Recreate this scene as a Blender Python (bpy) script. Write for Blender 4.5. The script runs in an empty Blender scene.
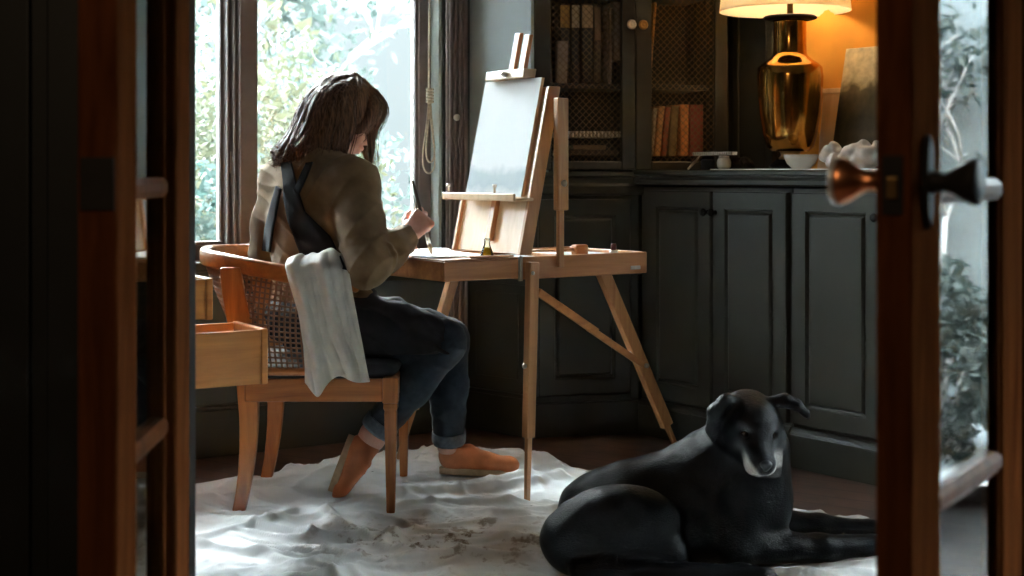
import bpy, math, random
import numpy as np
from mathutils import Vector, Matrix, noise as mnoise
random.seed(7); RNG = np.random.default_rng(7)
SC = bpy.context.scene; COL = SC.collection
F = 1422.0; CAMH = 1.02; HY = 172.0
def P(px, py, d):
    return Vector(((px-512)/F*d, d, CAMH-(py-HY)/F*d))
def R(a): return math.radians(a)

# ------------------------------------------------------------------ materials
MATS = {}
def nt(name):
    m = bpy.data.materials.new(name); m.use_nodes = True
    t = m.node_tree; b = t.nodes['Principled BSDF']
    MATS[name] = m
    return m, t, b
def N(t, kind, **kw):
    n = t.nodes.new(kind)
    for k, v in kw.items(): setattr(n, k, v)
    return n
def ramp(t, stops):
    r = N(t, 'ShaderNodeValToRGB'); e = r.color_ramp.elements
    e[0].position, e[0].color = stops[0][0], (*stops[0][1], 1)
    e[1].position, e[1].color = stops[-1][0], (*stops[-1][1], 1)
    for p, c in stops[1:-1]:
        x = e.new(p); x.color = (*c, 1)
    return r
def objcoord(t, scale=(1,1,1), rot=(0,0,0), coord='Object'):
    tc = N(t, 'ShaderNodeTexCoord'); mp = N(t, 'ShaderNodeMapping')
    mp.inputs['Scale'].default_value = scale; mp.inputs['Rotation'].default_value = rot
    t.links.new(tc.outputs[coord], mp.inputs['Vector']); return mp
def bump(t, b, src, strength=.2, dist=.01):
    bp = N(t, 'ShaderNodeBump'); bp.inputs['Strength'].default_value = strength; bp.inputs['Distance'].default_value = dist
    t.links.new(src, bp.inputs['Height']); t.links.new(bp.outputs['Normal'], b.inputs['Normal'])
def plain(name, col, rough=.5, metal=0., spec=.5, coat=0., mottle=.12, scale=30, bumpk=0., sheen=0., tr=0.):
    m, t, b = nt(name)
    mp = objcoord(t); n = N(t, 'ShaderNodeTexNoise'); n.inputs['Scale'].default_value = scale; n.inputs['Detail'].default_value = 4
    t.links.new(mp.outputs[0], n.inputs['Vector'])
    lo = tuple(c*(1-mottle) for c in col); hi = tuple(min(1, c*(1+mottle)) for c in col)
    r = ramp(t, [(.3, lo), (.7, hi)]); t.links.new(n.outputs['Fac'], r.inputs[0]); t.links.new(r.outputs[0], b.inputs['Base Color'])
    b.inputs['Roughness'].default_value = rough; b.inputs['Metallic'].default_value = metal
    b.inputs['Specular IOR Level'].default_value = spec; b.inputs['Coat Weight'].default_value = coat
    b.inputs['Coat Roughness'].default_value = .15
    if sheen: b.inputs['Sheen Weight'].default_value = sheen
    if tr: b.inputs['Transmission Weight'].default_value = tr
    if bumpk: bump(t, b, n.outputs['Fac'], bumpk, .004)
    return m
def wood(name, dark, light, axis='Z', scale=14, rough=.35, coat=.3, stretch=12, mid=None):
    m, t, b = nt(name)
    s = {'X': (1/stretch,1,1), 'Y': (1,1/stretch,1), 'Z': (1,1,1/stretch)}[axis]
    mp = objcoord(t, tuple(v*scale for v in s))
    n = N(t, 'ShaderNodeTexNoise'); n.inputs['Scale'].default_value = 2.2; n.inputs['Detail'].default_value = 8; n.inputs['Roughness'].default_value = .65; n.inputs['Distortion'].default_value = .6
    t.links.new(mp.outputs[0], n.inputs['Vector'])
    st = [(.28, dark), (.72, light)] if mid is None else [(.25, dark), (.5, mid), (.75, light)]
    r = ramp(t, st); t.links.new(n.outputs['Fac'], r.inputs[0]); t.links.new(r.outputs[0], b.inputs['Base Color'])
    b.inputs['Roughness'].default_value = rough; b.inputs['Coat Weight'].default_value = coat; b.inputs['Coat Roughness'].default_value = .2
    bump(t, b, n.outputs['Fac'], .12, .003)
    return m
def thin_glass(name, tint=(1,1,1), refl=1.0):
    m = bpy.data.materials.new(name); m.use_nodes = True; t = m.node_tree; t.nodes.clear(); MATS[name] = m
    o = N(t, 'ShaderNodeOutputMaterial'); mx = N(t, 'ShaderNodeMixShader'); tr = N(t, 'ShaderNodeBsdfTransparent'); gl = N(t, 'ShaderNodeBsdfGlossy')
    fr = N(t, 'ShaderNodeFresnel'); fr.inputs['IOR'].default_value = 1.5
    # wavy old glass
    mp = objcoord(t); n = N(t, 'ShaderNodeTexNoise'); n.inputs['Scale'].default_value = 9; n.inputs['Detail'].default_value = 1
    t.links.new(mp.outputs[0], n.inputs['Vector'])
    bp = N(t, 'ShaderNodeBump'); bp.inputs['Strength'].default_value = .012; bp.inputs['Distance'].default_value = .01
    t.links.new(n.outputs['Fac'], bp.inputs['Height']); t.links.new(bp.outputs[0], gl.inputs['Normal'])
    tr.inputs[0].default_value = (*tint, 1); gl.inputs['Roughness'].default_value = .02
    gl.inputs[0].default_value = (refl, refl, refl, 1)
    t.links.new(fr.outputs[0], mx.inputs[0]); t.links.new(tr.outputs[0], mx.inputs[1]); t.links.new(gl.outputs[0], mx.inputs[2]); t.links.new(mx.outputs[0], o.inputs[0])
    return m

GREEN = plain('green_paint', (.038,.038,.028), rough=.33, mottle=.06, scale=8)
GREENW = plain('green_wall_paint', (.050,.058,.052), rough=.36, mottle=.05, scale=6)
LIT_TEAL = plain('window_lit_teal', (.40,.49,.50), rough=.36, mottle=.04, scale=6)  # window light on the corner wall, put into a paler colour
FRAMEC = plain('window_paint', (.20,.165,.150), rough=.45, mottle=.08)
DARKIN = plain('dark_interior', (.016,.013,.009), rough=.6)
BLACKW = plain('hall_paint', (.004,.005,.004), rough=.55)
OCHRE = plain('ochre_plaster', (.64,.285,.032), rough=.8, mottle=.15, scale=5, bumpk=.15)
DARKST = plain('dark_stain', (.026,.022,.013), rough=.42, mottle=.1)
CEIL = plain('ceiling_paint', (.16,.16,.15), rough=.9)
MAHOG = wood('mahogany', (.030,.009,.003), (.125,.040,.013), 'Z', 12, rough=.5, coat=0.)
for n_ in MAHOG.node_tree.nodes:
    if n_.type == 'BSDF_PRINCIPLED': n_.inputs['Specular IOR Level'].default_value = 0.
MAHOGS = wood('mahogany_bar', (.030,.009,.003), (.125,.040,.013), 'Z', 12, rough=.42, coat=0.)
for n_ in MAHOGS.node_tree.nodes:
    if n_.type == 'BSDF_PRINCIPLED': n_.inputs['Specular IOR Level'].default_value = .05
CHAIRW = wood('walnut_chair', (.26,.075,.014), (.56,.20,.045), 'X', 14, rough=.32, coat=.5)
CHAIRZ = wood('walnut_leg', (.26,.075,.014), (.56,.20,.045), 'Z', 14, rough=.32, coat=.5)
BEECH = wood('beech_easel', (.30,.105,.030), (.56,.245,.085), 'X', 12, rough=.4, coat=.25)
BEECHZ = wood('beech_upright', (.32,.13,.045), (.58,.295,.12), 'Z', 12, rough=.4, coat=.25)
BEECHL = wood('beech_panel', (.50,.33,.18), (.70,.50,.30), 'Z', 8, rough=.45, coat=.15)
CHESTW = wood('honey_chest', (.46,.15,.028), (.74,.30,.07), 'X', 9, rough=.3, coat=.6)
CANE = plain('cane_webbing', (.20,.095,.045), rough=.5, scale=80)
BLACKC = plain('black_cushion', (.006,.006,.008), rough=.6)
LINEN = plain('white_linen', (.92,.88,.80), rough=.85, mottle=.08, scale=25, bumpk=.15, sheen=.2)
PAPER = plain('white_paper', (.86,.86,.84), rough=.7, mottle=.02)
BRASS = plain('brass_glaze', (.55,.27,.06), rough=.16, metal=1., mottle=.45, scale=7)
BRASSM = plain('old_brass', (.45,.27,.10), rough=.3, metal=1.)
COPPER = plain('copper_knob', (.62,.25,.11), rough=.33, metal=1., mottle=.2)
IRON = plain('black_iron', (.014,.012,.010), rough=.6, spec=.12)
PORC = plain('white_porcelain', (.70,.68,.63), rough=.25, coat=.4, mottle=.03)
GREYCL = plain('grey_rag', (.62,.58,.55), rough=.9, mottle=.15, bumpk=.2)
BLACKCL = plain('black_rag', (.015,.013,.012), rough=.85)
METAL = plain('steel_hardware', (.55,.52,.47), rough=.35, metal=1.)
ROPE = plain('cotton_cord', (.82,.75,.60), rough=.9, mottle=.25, scale=120)
LATCH = plain('latch_paint', (.80,.76,.68), rough=.5)
SKIN = None
def skin_mat():
    m, t, b = nt('skin')
    mp = objcoord(t); n = N(t, 'ShaderNodeTexNoise'); n.inputs['Scale'].default_value = 28; n.inputs['Detail'].default_value = 5
    t.links.new(mp.outputs[0], n.inputs['Vector'])
    r = ramp(t, [(.3, (.60,.30,.225)), (.7, (.74,.43,.34))]); t.links.new(n.outputs['Fac'], r.inputs[0]); t.links.new(r.outputs[0], b.inputs['Base Color'])
    b.inputs['Roughness'].default_value = .5; b.inputs['Subsurface Weight'].default_value = .15; b.inputs['Subsurface Radius'].default_value = (.02,.008,.004)
    return m
SKIN = skin_mat()
def cloth_mat(name, dark, light, scale=60, rough=.9, sheen=.25, weave=350):
    m, t, b = nt(name)
    mp = objcoord(t); n = N(t, 'ShaderNodeTexNoise'); n.inputs['Scale'].default_value = scale; n.inputs['Detail'].default_value = 6
    w = N(t, 'ShaderNodeTexNoise'); w.inputs['Scale'].default_value = weave
    t.links.new(mp.outputs[0], n.inputs['Vector']); t.links.new(mp.outputs[0], w.inputs['Vector'])
    r = ramp(t, [(.3, dark), (.7, light)]); t.links.new(n.outputs['Fac'], r.inputs[0]); t.links.new(r.outputs[0], b.inputs['Base Color'])
    b.inputs['Roughness'].default_value = rough; b.inputs['Sheen Weight'].default_value = sheen
    bump(t, b, w.outputs['Fac'], .25, .002)
    return m
JACKET = cloth_mat('olive_jacket', (.165,.098,.043), (.255,.160,.077), 18, sheen=.05)
APRONM = cloth_mat('navy_apron', (.008,.0075,.009), (.017,.016,.019), 18, rough=.95, sheen=0.)
JEANS = cloth_mat('indigo_denim', (.006,.012,.020), (.016,.028,.042), 45, sheen=.06)
CUFF = cloth_mat('pale_denim_cuff', (.05,.075,.105), (.11,.14,.175), 60)
LEATHER = plain('tan_leather', (.52,.165,.055), rough=.42, mottle=.25, scale=16, coat=.15)
SOLE = plain('pale_sole', (.50,.38,.26), rough=.7, mottle=.2)
SOLED = plain('dark_sole', (.04,.035,.03), rough=.7, mottle=.2)
def hair_mat():
    m, t, b = nt('brown_hair')
    mp = objcoord(t, (60,60,8)); n = N(t, 'ShaderNodeTexNoise'); n.inputs['Scale'].default_value = 2.5; n.inputs['Detail'].default_value = 6
    t.links.new(mp.outputs[0], n.inputs['Vector'])
    r = ramp(t, [(.3, (.055,.027,.015)), (.75, (.25,.125,.066))]); t.links.new(n.outputs['Fac'], r.inputs[0]); t.links.new(r.outputs[0], b.inputs['Base Color'])
    b.inputs['Roughness'].default_value = .42; b.inputs['Specular IOR Level'].default_value = .2
    bump(t, b, n.outputs['Fac'], .5, .006); return m
HAIR = hair_mat()
def attr_mat(name, rough, strand):
    m, t, b = nt(name)
    a = N(t, 'ShaderNodeAttribute', attribute_name='Col')
    mp = objcoord(t, strand); n = N(t, 'ShaderNodeTexNoise'); n.inputs['Scale'].default_value = 6; n.inputs['Detail'].default_value = 6
    t.links.new(mp.outputs[0], n.inputs['Vector'])
    mx = N(t, 'ShaderNodeMix', data_type='RGBA', blend_type='MULTIPLY'); mx.inputs[0].default_value = 1
    r = ramp(t, [(.25, (.55,.55,.55)), (.75, (1.3,1.3,1.3))]); t.links.new(n.outputs['Fac'], r.inputs[0])
    t.links.new(a.outputs['Color'], mx.inputs[6]); t.links.new(r.outputs[0], mx.inputs[7]); t.links.new(mx.outputs[2], b.inputs['Base Color'])
    b.inputs['Roughness'].default_value = rough; b.inputs['Specular IOR Level'].default_value = .15; bump(t, b, n.outputs['Fac'], .5, .005)
    return m
FUR = attr_mat('black_fur', .32, (22,60,60))
EYE = plain('dark_eye', (.02,.012,.008), rough=.08, coat=1.)
NOSE = plain('wet_nose', (.012,.012,.013), rough=.3)
PANE = thin_glass('window_glass', (.97,.99,.98))
PANED = thin_glass('door_glass', (.86,.90,.88))

def floor_mat():
    m, t, b = nt('plank_floor')
    mp = objcoord(t, (1,1,1), (0,0,R(33)))
    br = N(t, 'ShaderNodeTexBrick'); br.inputs['Scale'].default_value = 1; br.inputs['Brick Width'].default_value = 1.4; br.inputs['Row Height'].default_value = .11
    br.inputs['Mortar Size'].default_value = .003; br.inputs['Color1'].default_value = (.075,.036,.022,1); br.inputs['Color2'].default_value = (.105,.052,.032,1); br.inputs['Mortar'].default_value = (.02,.01,.007,1)
    n = N(t, 'ShaderNodeTexNoise'); n.inputs['Scale'].default_value = 9; n.inputs['Detail'].default_value = 7
    t.links.new(mp.outputs[0], br.inputs['Vector']); t.links.new(mp.outputs[0], n.inputs['Vector'])
    mx = N(t, 'ShaderNodeMix', data_type='RGBA', blend_type='MULTIPLY'); mx.inputs[0].default_value = 1
    r = ramp(t, [(.3, (.6,.6,.6)), (.7, (1.35,1.35,1.35))]); t.links.new(n.outputs['Fac'], r.inputs[0])
    t.links.new(br.outputs['Color'], mx.inputs[6]); t.links.new(r.outputs[0], mx.inputs[7]); t.links.new(mx.outputs[2], b.inputs['Base Color'])
    b.inputs['Roughness'].default_value = .42; bump(t, b, br.outputs['Fac'], .3, .003)
    return m
FLOORM = floor_mat()
def dropcloth_mat():
    m, t, b = nt('stained_canvas')
    mp = objcoord(t)
    n = N(t, 'ShaderNodeTexNoise'); n.inputs['Scale'].default_value = 7; n.inputs['Detail'].default_value = 6
    t.links.new(mp.outputs[0], n.inputs['Vector'])
    base = ramp(t, [(.3, (.70,.745,.77)), (.7, (.78,.82,.84))]); t.links.new(n.outputs['Fac'], base.inputs[0])
    # old paint stains: one broad worn patch plus small drips
    geo = N(t, 'ShaderNodeVectorMath', operation='DISTANCE'); geo.inputs[1].default_value = (-.16,-.02,0)
    sc = N(t, 'ShaderNodeMapping'); sc.inputs['Scale'].default_value = (1,1.25,0); t.links.new(mp.outputs[0], sc.inputs[0]); t.links.new(sc.outputs[0], geo.inputs[0])
    fall = N(t, 'ShaderNodeMapRange'); fall.inputs[1].default_value = .10; fall.inputs[2].default_value = .48; fall.inputs[3].default_value = 1; fall.inputs[4].default_value = 0
    t.links.new(geo.outputs['Value'], fall.inputs[0])
    s = N(t, 'ShaderNodeTexNoise'); s.inputs['Scale'].default_value = 16; s.inputs['Detail'].default_value = 8; s.inputs['Roughness'].default_value = .7; t.links.new(mp.outputs[0], s.inputs['Vector'])
    sr = ramp(t, [(.53, (0,0,0)), (.60, (1,1,1))]); t.links.new(s.outputs['Fac'], sr.inputs[0])
    mul = N(t, 'ShaderNodeMath', operation='MULTIPLY'); t.links.new(sr.outputs[0], mul.inputs[0]); t.links.new(fall.outputs[0], mul.inputs[1])
    m1 = N(t, 'ShaderNodeMix', data_type='RGBA'); m1.inputs[7].default_value = (.15,.115,.085,1)
    t.links.new(mul.outputs[0], m1.inputs[0]); t.links.new(base.outputs[0], m1.inputs[6])
    # beige worn area
    s3 = N(t, 'ShaderNodeTexNoise'); s3.inputs['Scale'].default_value = 4; s3.inputs['Detail'].default_value = 5; t.links.new(mp.outputs[0], s3.inputs['Vector'])
    r3 = ramp(t, [(.4, (0,0,0)), (.62, (1,1,1))]); t.links.new(s3.outputs['Fac'], r3.inputs[0])
    mu3 = N(t, 'ShaderNodeMath', operation='MULTIPLY'); t.links.new(r3.outputs[0], mu3.inputs[0]); t.links.new(fall.outputs[0], mu3.inputs[1])
    mu4 = N(t, 'ShaderNodeMath', operation='MULTIPLY'); mu4.inputs[1].default_value = .55; t.links.new(mu3.outputs[0], mu4.inputs[0])
    m3 = N(t, 'ShaderNodeMix', data_type='RGBA'); m3.inputs[7].default_value = (.42,.34,.27,1)
    t.links.new(mu4.outputs[0], m3.inputs[0]); t.links.new(m1.outputs[2], m3.inputs[6])
    v = N(t, 'ShaderNodeTexVoronoi'); v.inputs['Scale'].default_value = 6.5; t.links.new(mp.outputs[0], v.inputs['Vector'])
    vr = ramp(t, [(.025, (1,1,1)), (.045, (0,0,0))]); t.links.new(v.outputs['Distance'], vr.inputs[0])
    m2 = N(t, 'ShaderNodeMix', data_type='RGBA'); m2.inputs[7].default_value = (.10,.13,.13,1)
    t.links.new(vr.outputs[0], m2.inputs[0]); t.links.new(m3.outputs[2], m2.inputs[6]); t.links.new(m2.outputs[2], b.inputs['Base Color'])
    b.inputs['Roughness'].default_value = .85; b.inputs['Sheen Weight'].default_value = .15
    f = N(t, 'ShaderNodeTexNoise'); f.inputs['Scale'].default_value = 30; f.inputs['Detail'].default_value = 4; t.links.new(mp.outputs[0], f.inputs['Vector'])
    bump(t, b, f.outputs['Fac'], .35, .006)
    return m
DROPM = dropcloth_mat()

# ------------------------------------------------------------------ mesh builder
class MB:
    def __init__(s): s.v = []; s.f = []
    def add(s, v, f):
        o = len(s.v); s.v += [tuple(x) for x in v]; s.f += [tuple(i+o for i in q) for q in f]; return s
    def box(s, x0, x1, y0, y1, z0, z1):
        v = [(x,y,z) for z in (z0,z1) for y in (y0,y1) for x in (x0,x1)]
        return s.add(v, [(0,2,3,1),(4,5,7,6),(0,1,5,4),(2,6,7,3),(0,4,6,2),(1,3,7,5)])
    def bar(s, a, b, w0, h0, w1=None, h1=None, side=None):
        """square bar from a to b; w along `side`, h across"""
        a, b = Vector(a), Vector(b); w1 = w0 if w1 is None else w1; h1 = h0 if h1 is None else h1
        d = (b-a).normalized(); sd = Vector(side) if side is not None else (Vector((1,0,0)) if abs(d.x) < .9 else Vector((0,1,0)))
        sd = (sd - d*sd.dot(d)).normalized(); up = d.cross(sd)
        v = []
        for p, w, h in ((a,w0,h0),(b,w1,h1)):
            for sx, sy in ((-1,-1),(1,-1),(1,1),(-1,1)): v.append(p + sd*sx*w/2 + up*sy*h/2)
        return s.add(v, [(3,2,1,0),(4,5,6,7),(0,1,5,4),(1,2,6,5),(2,3,7,6),(3,0,4,7)])
    def loft(s, rings, close=True, cap=True):
        n = len(rings[0]); v = [p for r in rings for p in r]; f = []
        for i in range(len(rings)-1):
            for j in range(n if close else n-1):
                k = (j+1) % n; f.append((i*n+j, i*n+k, (i+1)*n+k, (i+1)*n+j))
        if cap and close:
            f.append(tuple(reversed(range(n)))); f.append(tuple(range((len(rings)-1)*n, len(rings)*n)))
        return s.add(v, f)
    def lathe(s, prof, c=(0,0,0), n=40, axis=(0,0,1), cap=True):
        ax = Vector(axis).normalized(); t = Vector((1,0,0)) if abs(ax.x) < .9 else Vector((0,1,0))
        e1 = (t - ax*t.dot(ax)).normalized(); e2 = ax.cross(e1); c = Vector(c)
        rings = [[c + ax*z + (e1*math.cos(2*math.pi*k/n) + e2*math.sin(2*math.pi*k/n))*r for k in range(n)] for r, z in prof]
        return s.loft(rings, True, cap)
    def tube(s, pts, rad, n=8, flat=None):
        pts = [Vector(p) for p in pts]; m = len(pts)
        rad = [rad]*m if not hasattr(rad, '__len__') else rad
        rings = []; prev = None
        for i, p in enumerate(pts):
            d = (pts[min(i+1,m-1)] - pts[max(i-1,0)]).normalized()
            if prev is None:
                t = Vector((0,0,1)) if abs(d.z) < .9 else Vector((1,0,0)); prev = (t - d*t.dot(d)).normalized()
            else: prev = (prev - d*prev.dot(d)).normalized()
            e2 = d.cross(prev)
            rings.append([p + (prev*math.cos(2*math.pi*k/n) + e2*math.sin(2*math.pi*k/n))*rad[i] for k in range(n)])
        return s.loft(rings)
    def prism(s, poly, z0, z1):
        n = len(poly); v = [(x,y,z0) for x, y in poly] + [(x,y,z1) for x, y in poly]
        return s.add(v, [tuple(reversed(range(n))), tuple(range(n,2*n))] + [(i,(i+1)%n,n+(i+1)%n,n+i) for i in range(n)])
    def panel_door(s, x0, x1, z0, z1, y0, th=.02, fr=.062):
        """raised and fielded door: front looks along -y at y0-th"""
        prof = [(0,0),(0,th-.003),(.003,th),(fr,th),(fr+.006,th-.009),(fr+.012,th-.011),(fr+.018,th-.002),(fr+.021,th),(fr+.030,th+.0005)]
        rings = [[(x0+i,y0-h,z0+i),(x1-i,y0-h,z0+i),(x1-i,y0-h,z1-i),(x0+i,y0-h,z1-i)] for i, h in prof]
        return s.loft(rings)
    def quadstrip(s, grid):
        ny, nx = len(grid), len(grid[0]); v = [p for r in grid for p in r]
        return s.add(v, [(j*nx+i, j*nx+i+1, (j+1)*nx+i+1, (j+1)*nx+i) for j in range(ny-1) for i in range(nx-1)])
def new_obj(name, mb, mat, parent=None, smooth=False, bevel=0., world=False, solid=0., kind=None, seg=2):
    me = bpy.data.meshes.new(name)
    v = mb.v
    if world and parent is not None:
        L = parent_world(parent); v = [(x-L[0], y-L[1], z-L[2]) for x, y, z in v]
    me.from_pydata(v, [], mb.f); me.update()
    o = bpy.data.objects.new(name, me); COL.objects.link(o)
    if mat is not None: me.materials.append(mat)
    if parent is not None: o.parent = parent
    if smooth:
        me.polygons.foreach_set('use_smooth', [True]*len(me.polygons))
    if solid:
        md = o.modifiers.new('thickness', 'SOLIDIFY'); md.thickness = solid; md.offset = 0
    if bevel:
        md = o.modifiers.new('edges', 'BEVEL'); md.width = bevel; md.segments = seg; md.limit_method = 'ANGLE'; md.angle_limit = R(40)
    if kind: o['kind'] = kind
    return o
def parent_world(o):
    L = Vector((0,0,0))
    while o is not None: L += o.location; o = o.parent
    return L
def tag(o, label, cat, group=None, kind=None):
    o['label'] = label; o['category'] = cat
    if group: o['group'] = group
    if kind: o['kind'] = kind
    return o
def thing(name, loc, label, cat, rz=0, group=None):
    o = bpy.data.objects.new(name, None); COL.objects.link(o); o.location = loc; o.rotation_euler = (0,0,rz); o.empty_display_size = .05
    return tag(o, label, cat, group)
def struct_root(name, loc, rz=0):
    o = bpy.data.objects.new(name, None); COL.objects.link(o); o.location = loc; o.rotation_euler = (0,0,rz); o.empty_display_size = .05
    o['kind'] = 'structure'; return o
def placed(name, mb, mat, loc, rz, label=None, cat=None, **kw):
    """a one-mesh thing built in local axes"""
    o = new_obj(name, mb, mat, **kw); o.location = loc; o.rotation_euler = (0,0,rz)
    if label: tag(o, label, cat)
    return o
def centred(name, mb, mat, label=None, cat=None, group=None, **kw):
    """a one-mesh thing built in world axes; its origin goes to its base"""
    a = np.array(mb.v); lo, hi = a.min(0), a.max(0); c = ((lo[0]+hi[0])/2, (lo[1]+hi[1])/2, lo[2])
    mb.v = [(x-c[0], y-c[1], z-c[2]) for x, y, z in mb.v]
    o = new_obj(name, mb, mat, **kw); o.location = c
    if label: tag(o, label, cat, group)
    return o

# ------------------------------------------------------------------ smooth solids (signed distance -> surface nets)
class SDF:
    def __init__(s, lo, hi, h):
        s.lo = np.array(lo, float); s.h = h; s.n = np.ceil((np.array(hi)-s.lo)/h).astype(int)+1
        s.g = np.full(s.n, .2, np.float32)
    def _win(s, lo, hi, m):
        a = np.clip(np.floor((np.array(lo)-m-s.lo)/s.h).astype(int), 0, s.n); b = np.clip(np.ceil((np.array(hi)+m-s.lo)/s.h).astype(int)+1, 0, s.n)
        if (b <= a).any(): return None
        sl = tuple(slice(i,j) for i, j in zip(a,b))
        x = [(np.arange(a[k],b[k])*s.h+s.lo[k]).astype(np.float32) for k in range(3)]
        return sl, x[0][:,None,None], x[1][None,:,None], x[2][None,None,:]
    def _join(s, sl, d, k, cut=False):
        g = s.g[sl]
        if cut: g, d = -g, d
        if k > 0:
            hh = np.clip(.5+.5*(g-d)/k, 0, 1); r = g*(1-hh)+d*hh - k*hh*(1-hh)
        else: r = np.minimum(g, d)
        s.g[sl] = -r if cut else r
    def cap(s, a, b, ra, rb=None, k=.02, cut=False):
        rb = ra if rb is None else rb; a = np.array(a, np.float32); b = np.array(b, np.float32); m = max(ra,rb)+k+.03
        w = s._win(np.minimum(a,b), np.maximum(a,b), m)
        if w is None: return s
        sl, X, Y, Z = w; ba = b-a; L = float((ba*ba).sum())+1e-9
        t = np.clip(((X-a[0])*ba[0]+(Y-a[1])*ba[1]+(Z-a[2])*ba[2])/L, 0, 1)
        d = np.sqrt((X-a[0]-t*ba[0])**2+(Y-a[1]-t*ba[1])**2+(Z-a[2]-t*ba[2])**2) - (ra+(rb-ra)*t)
        s._join(sl, d.astype(np.float32), k, cut); return s
    def chain(s, pts, rad, k=.02):
        for i in range(len(pts)-1): s.cap(pts[i], pts[i+1], rad[i], rad[i+1], k)
        return s
    def ell(s, c, r, axes=None, k=.03, cut=False):
        c = np.array(c, np.float32); A = np.eye(3) if axes is None else np.array([list(Vector(x).normalized()) for x in axes])
        e = np.abs(A.T) @ np.array(r); w = s._win(c-e, c+e, k+.03)
        if w is None: return s
        sl, X, Y, Z = w
        q = [((X-c[0])*A[i][0]+(Y-c[1])*A[i][1]+(Z-c[2])*A[i][2]) for i in range(3)]
        k0 = np.sqrt(sum((q[i]/r[i])**2 for i in range(3))); k1 = np.sqrt(sum((q[i]/r[i]**2)**2 for i in range(3)))+1e-6
        d = k0*(k0-1)/k1
        s._join(sl, d.astype(np.float32), k, cut); return s
    def wrinkle(s, amp, waves):
        X = (np.arange(s.n[0])*s.h+s.lo[0])[:,None,None]; Y = (np.arange(s.n[1])*s.h+s.lo[1])[None,:,None]; Z = (np.arange(s.n[2])*s.h+s.lo[2])[None,None,:]
        w = 0
        for kx, ky, kz, ph, wb in waves:
            w = w + np.sin(kx*X+ky*Y+kz*Z+ph+wb*np.sin(9*X-7*Z+5*Y+ph))
        s.g += (amp*w/len(waves)).astype(np.float32); return s
    def crease(s, amp, waves, p=2.2):
        X = (np.arange(s.n[0])*s.h+s.lo[0])[:,None,None]; Y = (np.arange(s.n[1])*s.h+s.lo[1])[None,:,None]; Z = (np.arange(s.n[2])*s.h+s.lo[2])[None,None,:]
        w = 0
        for kx, ky, kz, ph, wb in waves:
            q = kx*X+ky*Y+kz*Z+ph+wb*np.sin(11*X-8*Z+6*Y+ph)+.8*wb*np.sin(7*Z+9*Y-13*X+2*ph)
            w = w + (1-np.abs(np.sin(q*.5)))**p*(.55+.45*np.sin(6*X+8*Z-9*Y+3*ph))
        s.g -= (amp*w).astype(np.float32); return s
    def below(s, z): # cut away under z
        Z = (np.arange(s.n[2])*s.h+s.lo[2])[None,None,:]; s.g = np.maximum(s.g, (z-Z).astype(np.float32)); return s
    def plane(s, p, nrm): # keep the side the normal points away from
        nrm = Vector(nrm).normalized(); X = (np.arange(s.n[0])*s.h+s.lo[0])[:,None,None]; Y = (np.arange(s.n[1])*s.h+s.lo[1])[None,:,None]; Z = (np.arange(s.n[2])*s.h+s.lo[2])[None,None,:]
        s.g = np.maximum(s.g, ((X-p[0])*nrm.x+(Y-p[1])*nrm.y+(Z-p[2])*nrm.z).astype(np.float32)); return s
    def sample(s, p):
        q = (np.array(p)-s.lo)/s.h; i = np.floor(q).astype(int)
        if (i < 0).any() or (i+1 >= s.n).any(): return .2
        f = q-i; r = 0
        for dx in (0,1):
            for dy in (0,1):
                for dz in (0,1):
                    r += s.g[i[0]+dx,i[1]+dy,i[2]+dz]*(f[0] if dx else 1-f[0])*(f[1] if dy else 1-f[1])*(f[2] if dz else 1-f[2])
        return float(r)
    def trace(s, p, dirv, far=1.2, off=0.):
        """first surface from p along dirv"""
        p = np.array(p, float); d = np.array(dirv, float); d /= np.linalg.norm(d); t = 0
        while t < far:
            v = s.sample(p+d*t) - off
            if v < .0006: return Vector(p+d*t)
            t += max(v*.7, .0008) if v < .19 else .02
        return None
    def mesh(s):
        g = s.g; ins = g < 0
        nx, ny, nz = g.shape
        cnt = np.zeros((nx-1,ny-1,nz-1), np.int8)
        for dx in (0,1):
            for dy in (0,1):
                for dz in (0,1): cnt += ins[dx:nx-1+dx, dy:ny-1+dy, dz:nz-1+dz]
        act = np.argwhere((cnt > 0) & (cnt < 8)); idx = -np.ones((nx-1,ny-1,nz-1), np.int32); idx[act[:,0],act[:,1],act[:,2]] = np.arange(len(act))
        acc = np.zeros((len(act),3)); num = np.zeros(len(act))
        for ax in range(3):
            for u in (0,1):
                for w in (0,1):
                    o = [0,0,0]; oo = [k for k in range(3) if k != ax]; o[oo[0]] = u; o[oo[1]] = w
                    a = act+np.array(o); b = a.copy(); b[:,ax] += 1
                    ga = g[a[:,0],a[:,1],a[:,2]]; gb = g[b[:,0],b[:,1],b[:,2]]; c = (ga < 0) != (gb < 0)
                    t = np.where(c, ga/np.where(ga-gb == 0, 1, ga-gb), 0)
                    pnt = np.array(o, float)[None,:].repeat(len(act),0); pnt[:,ax] += t
                    acc[c] += pnt[c]; num[c] += 1
        V = (act+acc/num[:,None])*s.h+s.lo
        faces = []
        for ax in range(3):
            oo = [k for k in range(3) if k != ax]
            a = [slice(1,-1)]*3; a[ax] = slice(0,-1); b = list(a); b[ax] = slice(1,None)
            c = np.argwhere(ins[tuple(a)] != ins[tuple(b)])
            if not len(c): continue
            base = c.copy(); base[:,oo[0]] += 1; base[:,oo[1]] += 1
            flip = ins[base[:,0],base[:,1],base[:,2]]
            def cell(du, dw):
                q = base.copy(); q[:,oo[0]] += du; q[:,oo[1]] += dw; return idx[q[:,0],q[:,1],q[:,2]]
            q = np.stack([cell(-1,-1),cell(0,-1),cell(0,0),cell(-1,0)],1)
            if ax == 1: flip = ~flip
            q[~flip] = q[~flip][:,::-1]
            faces.append(q)
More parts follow.
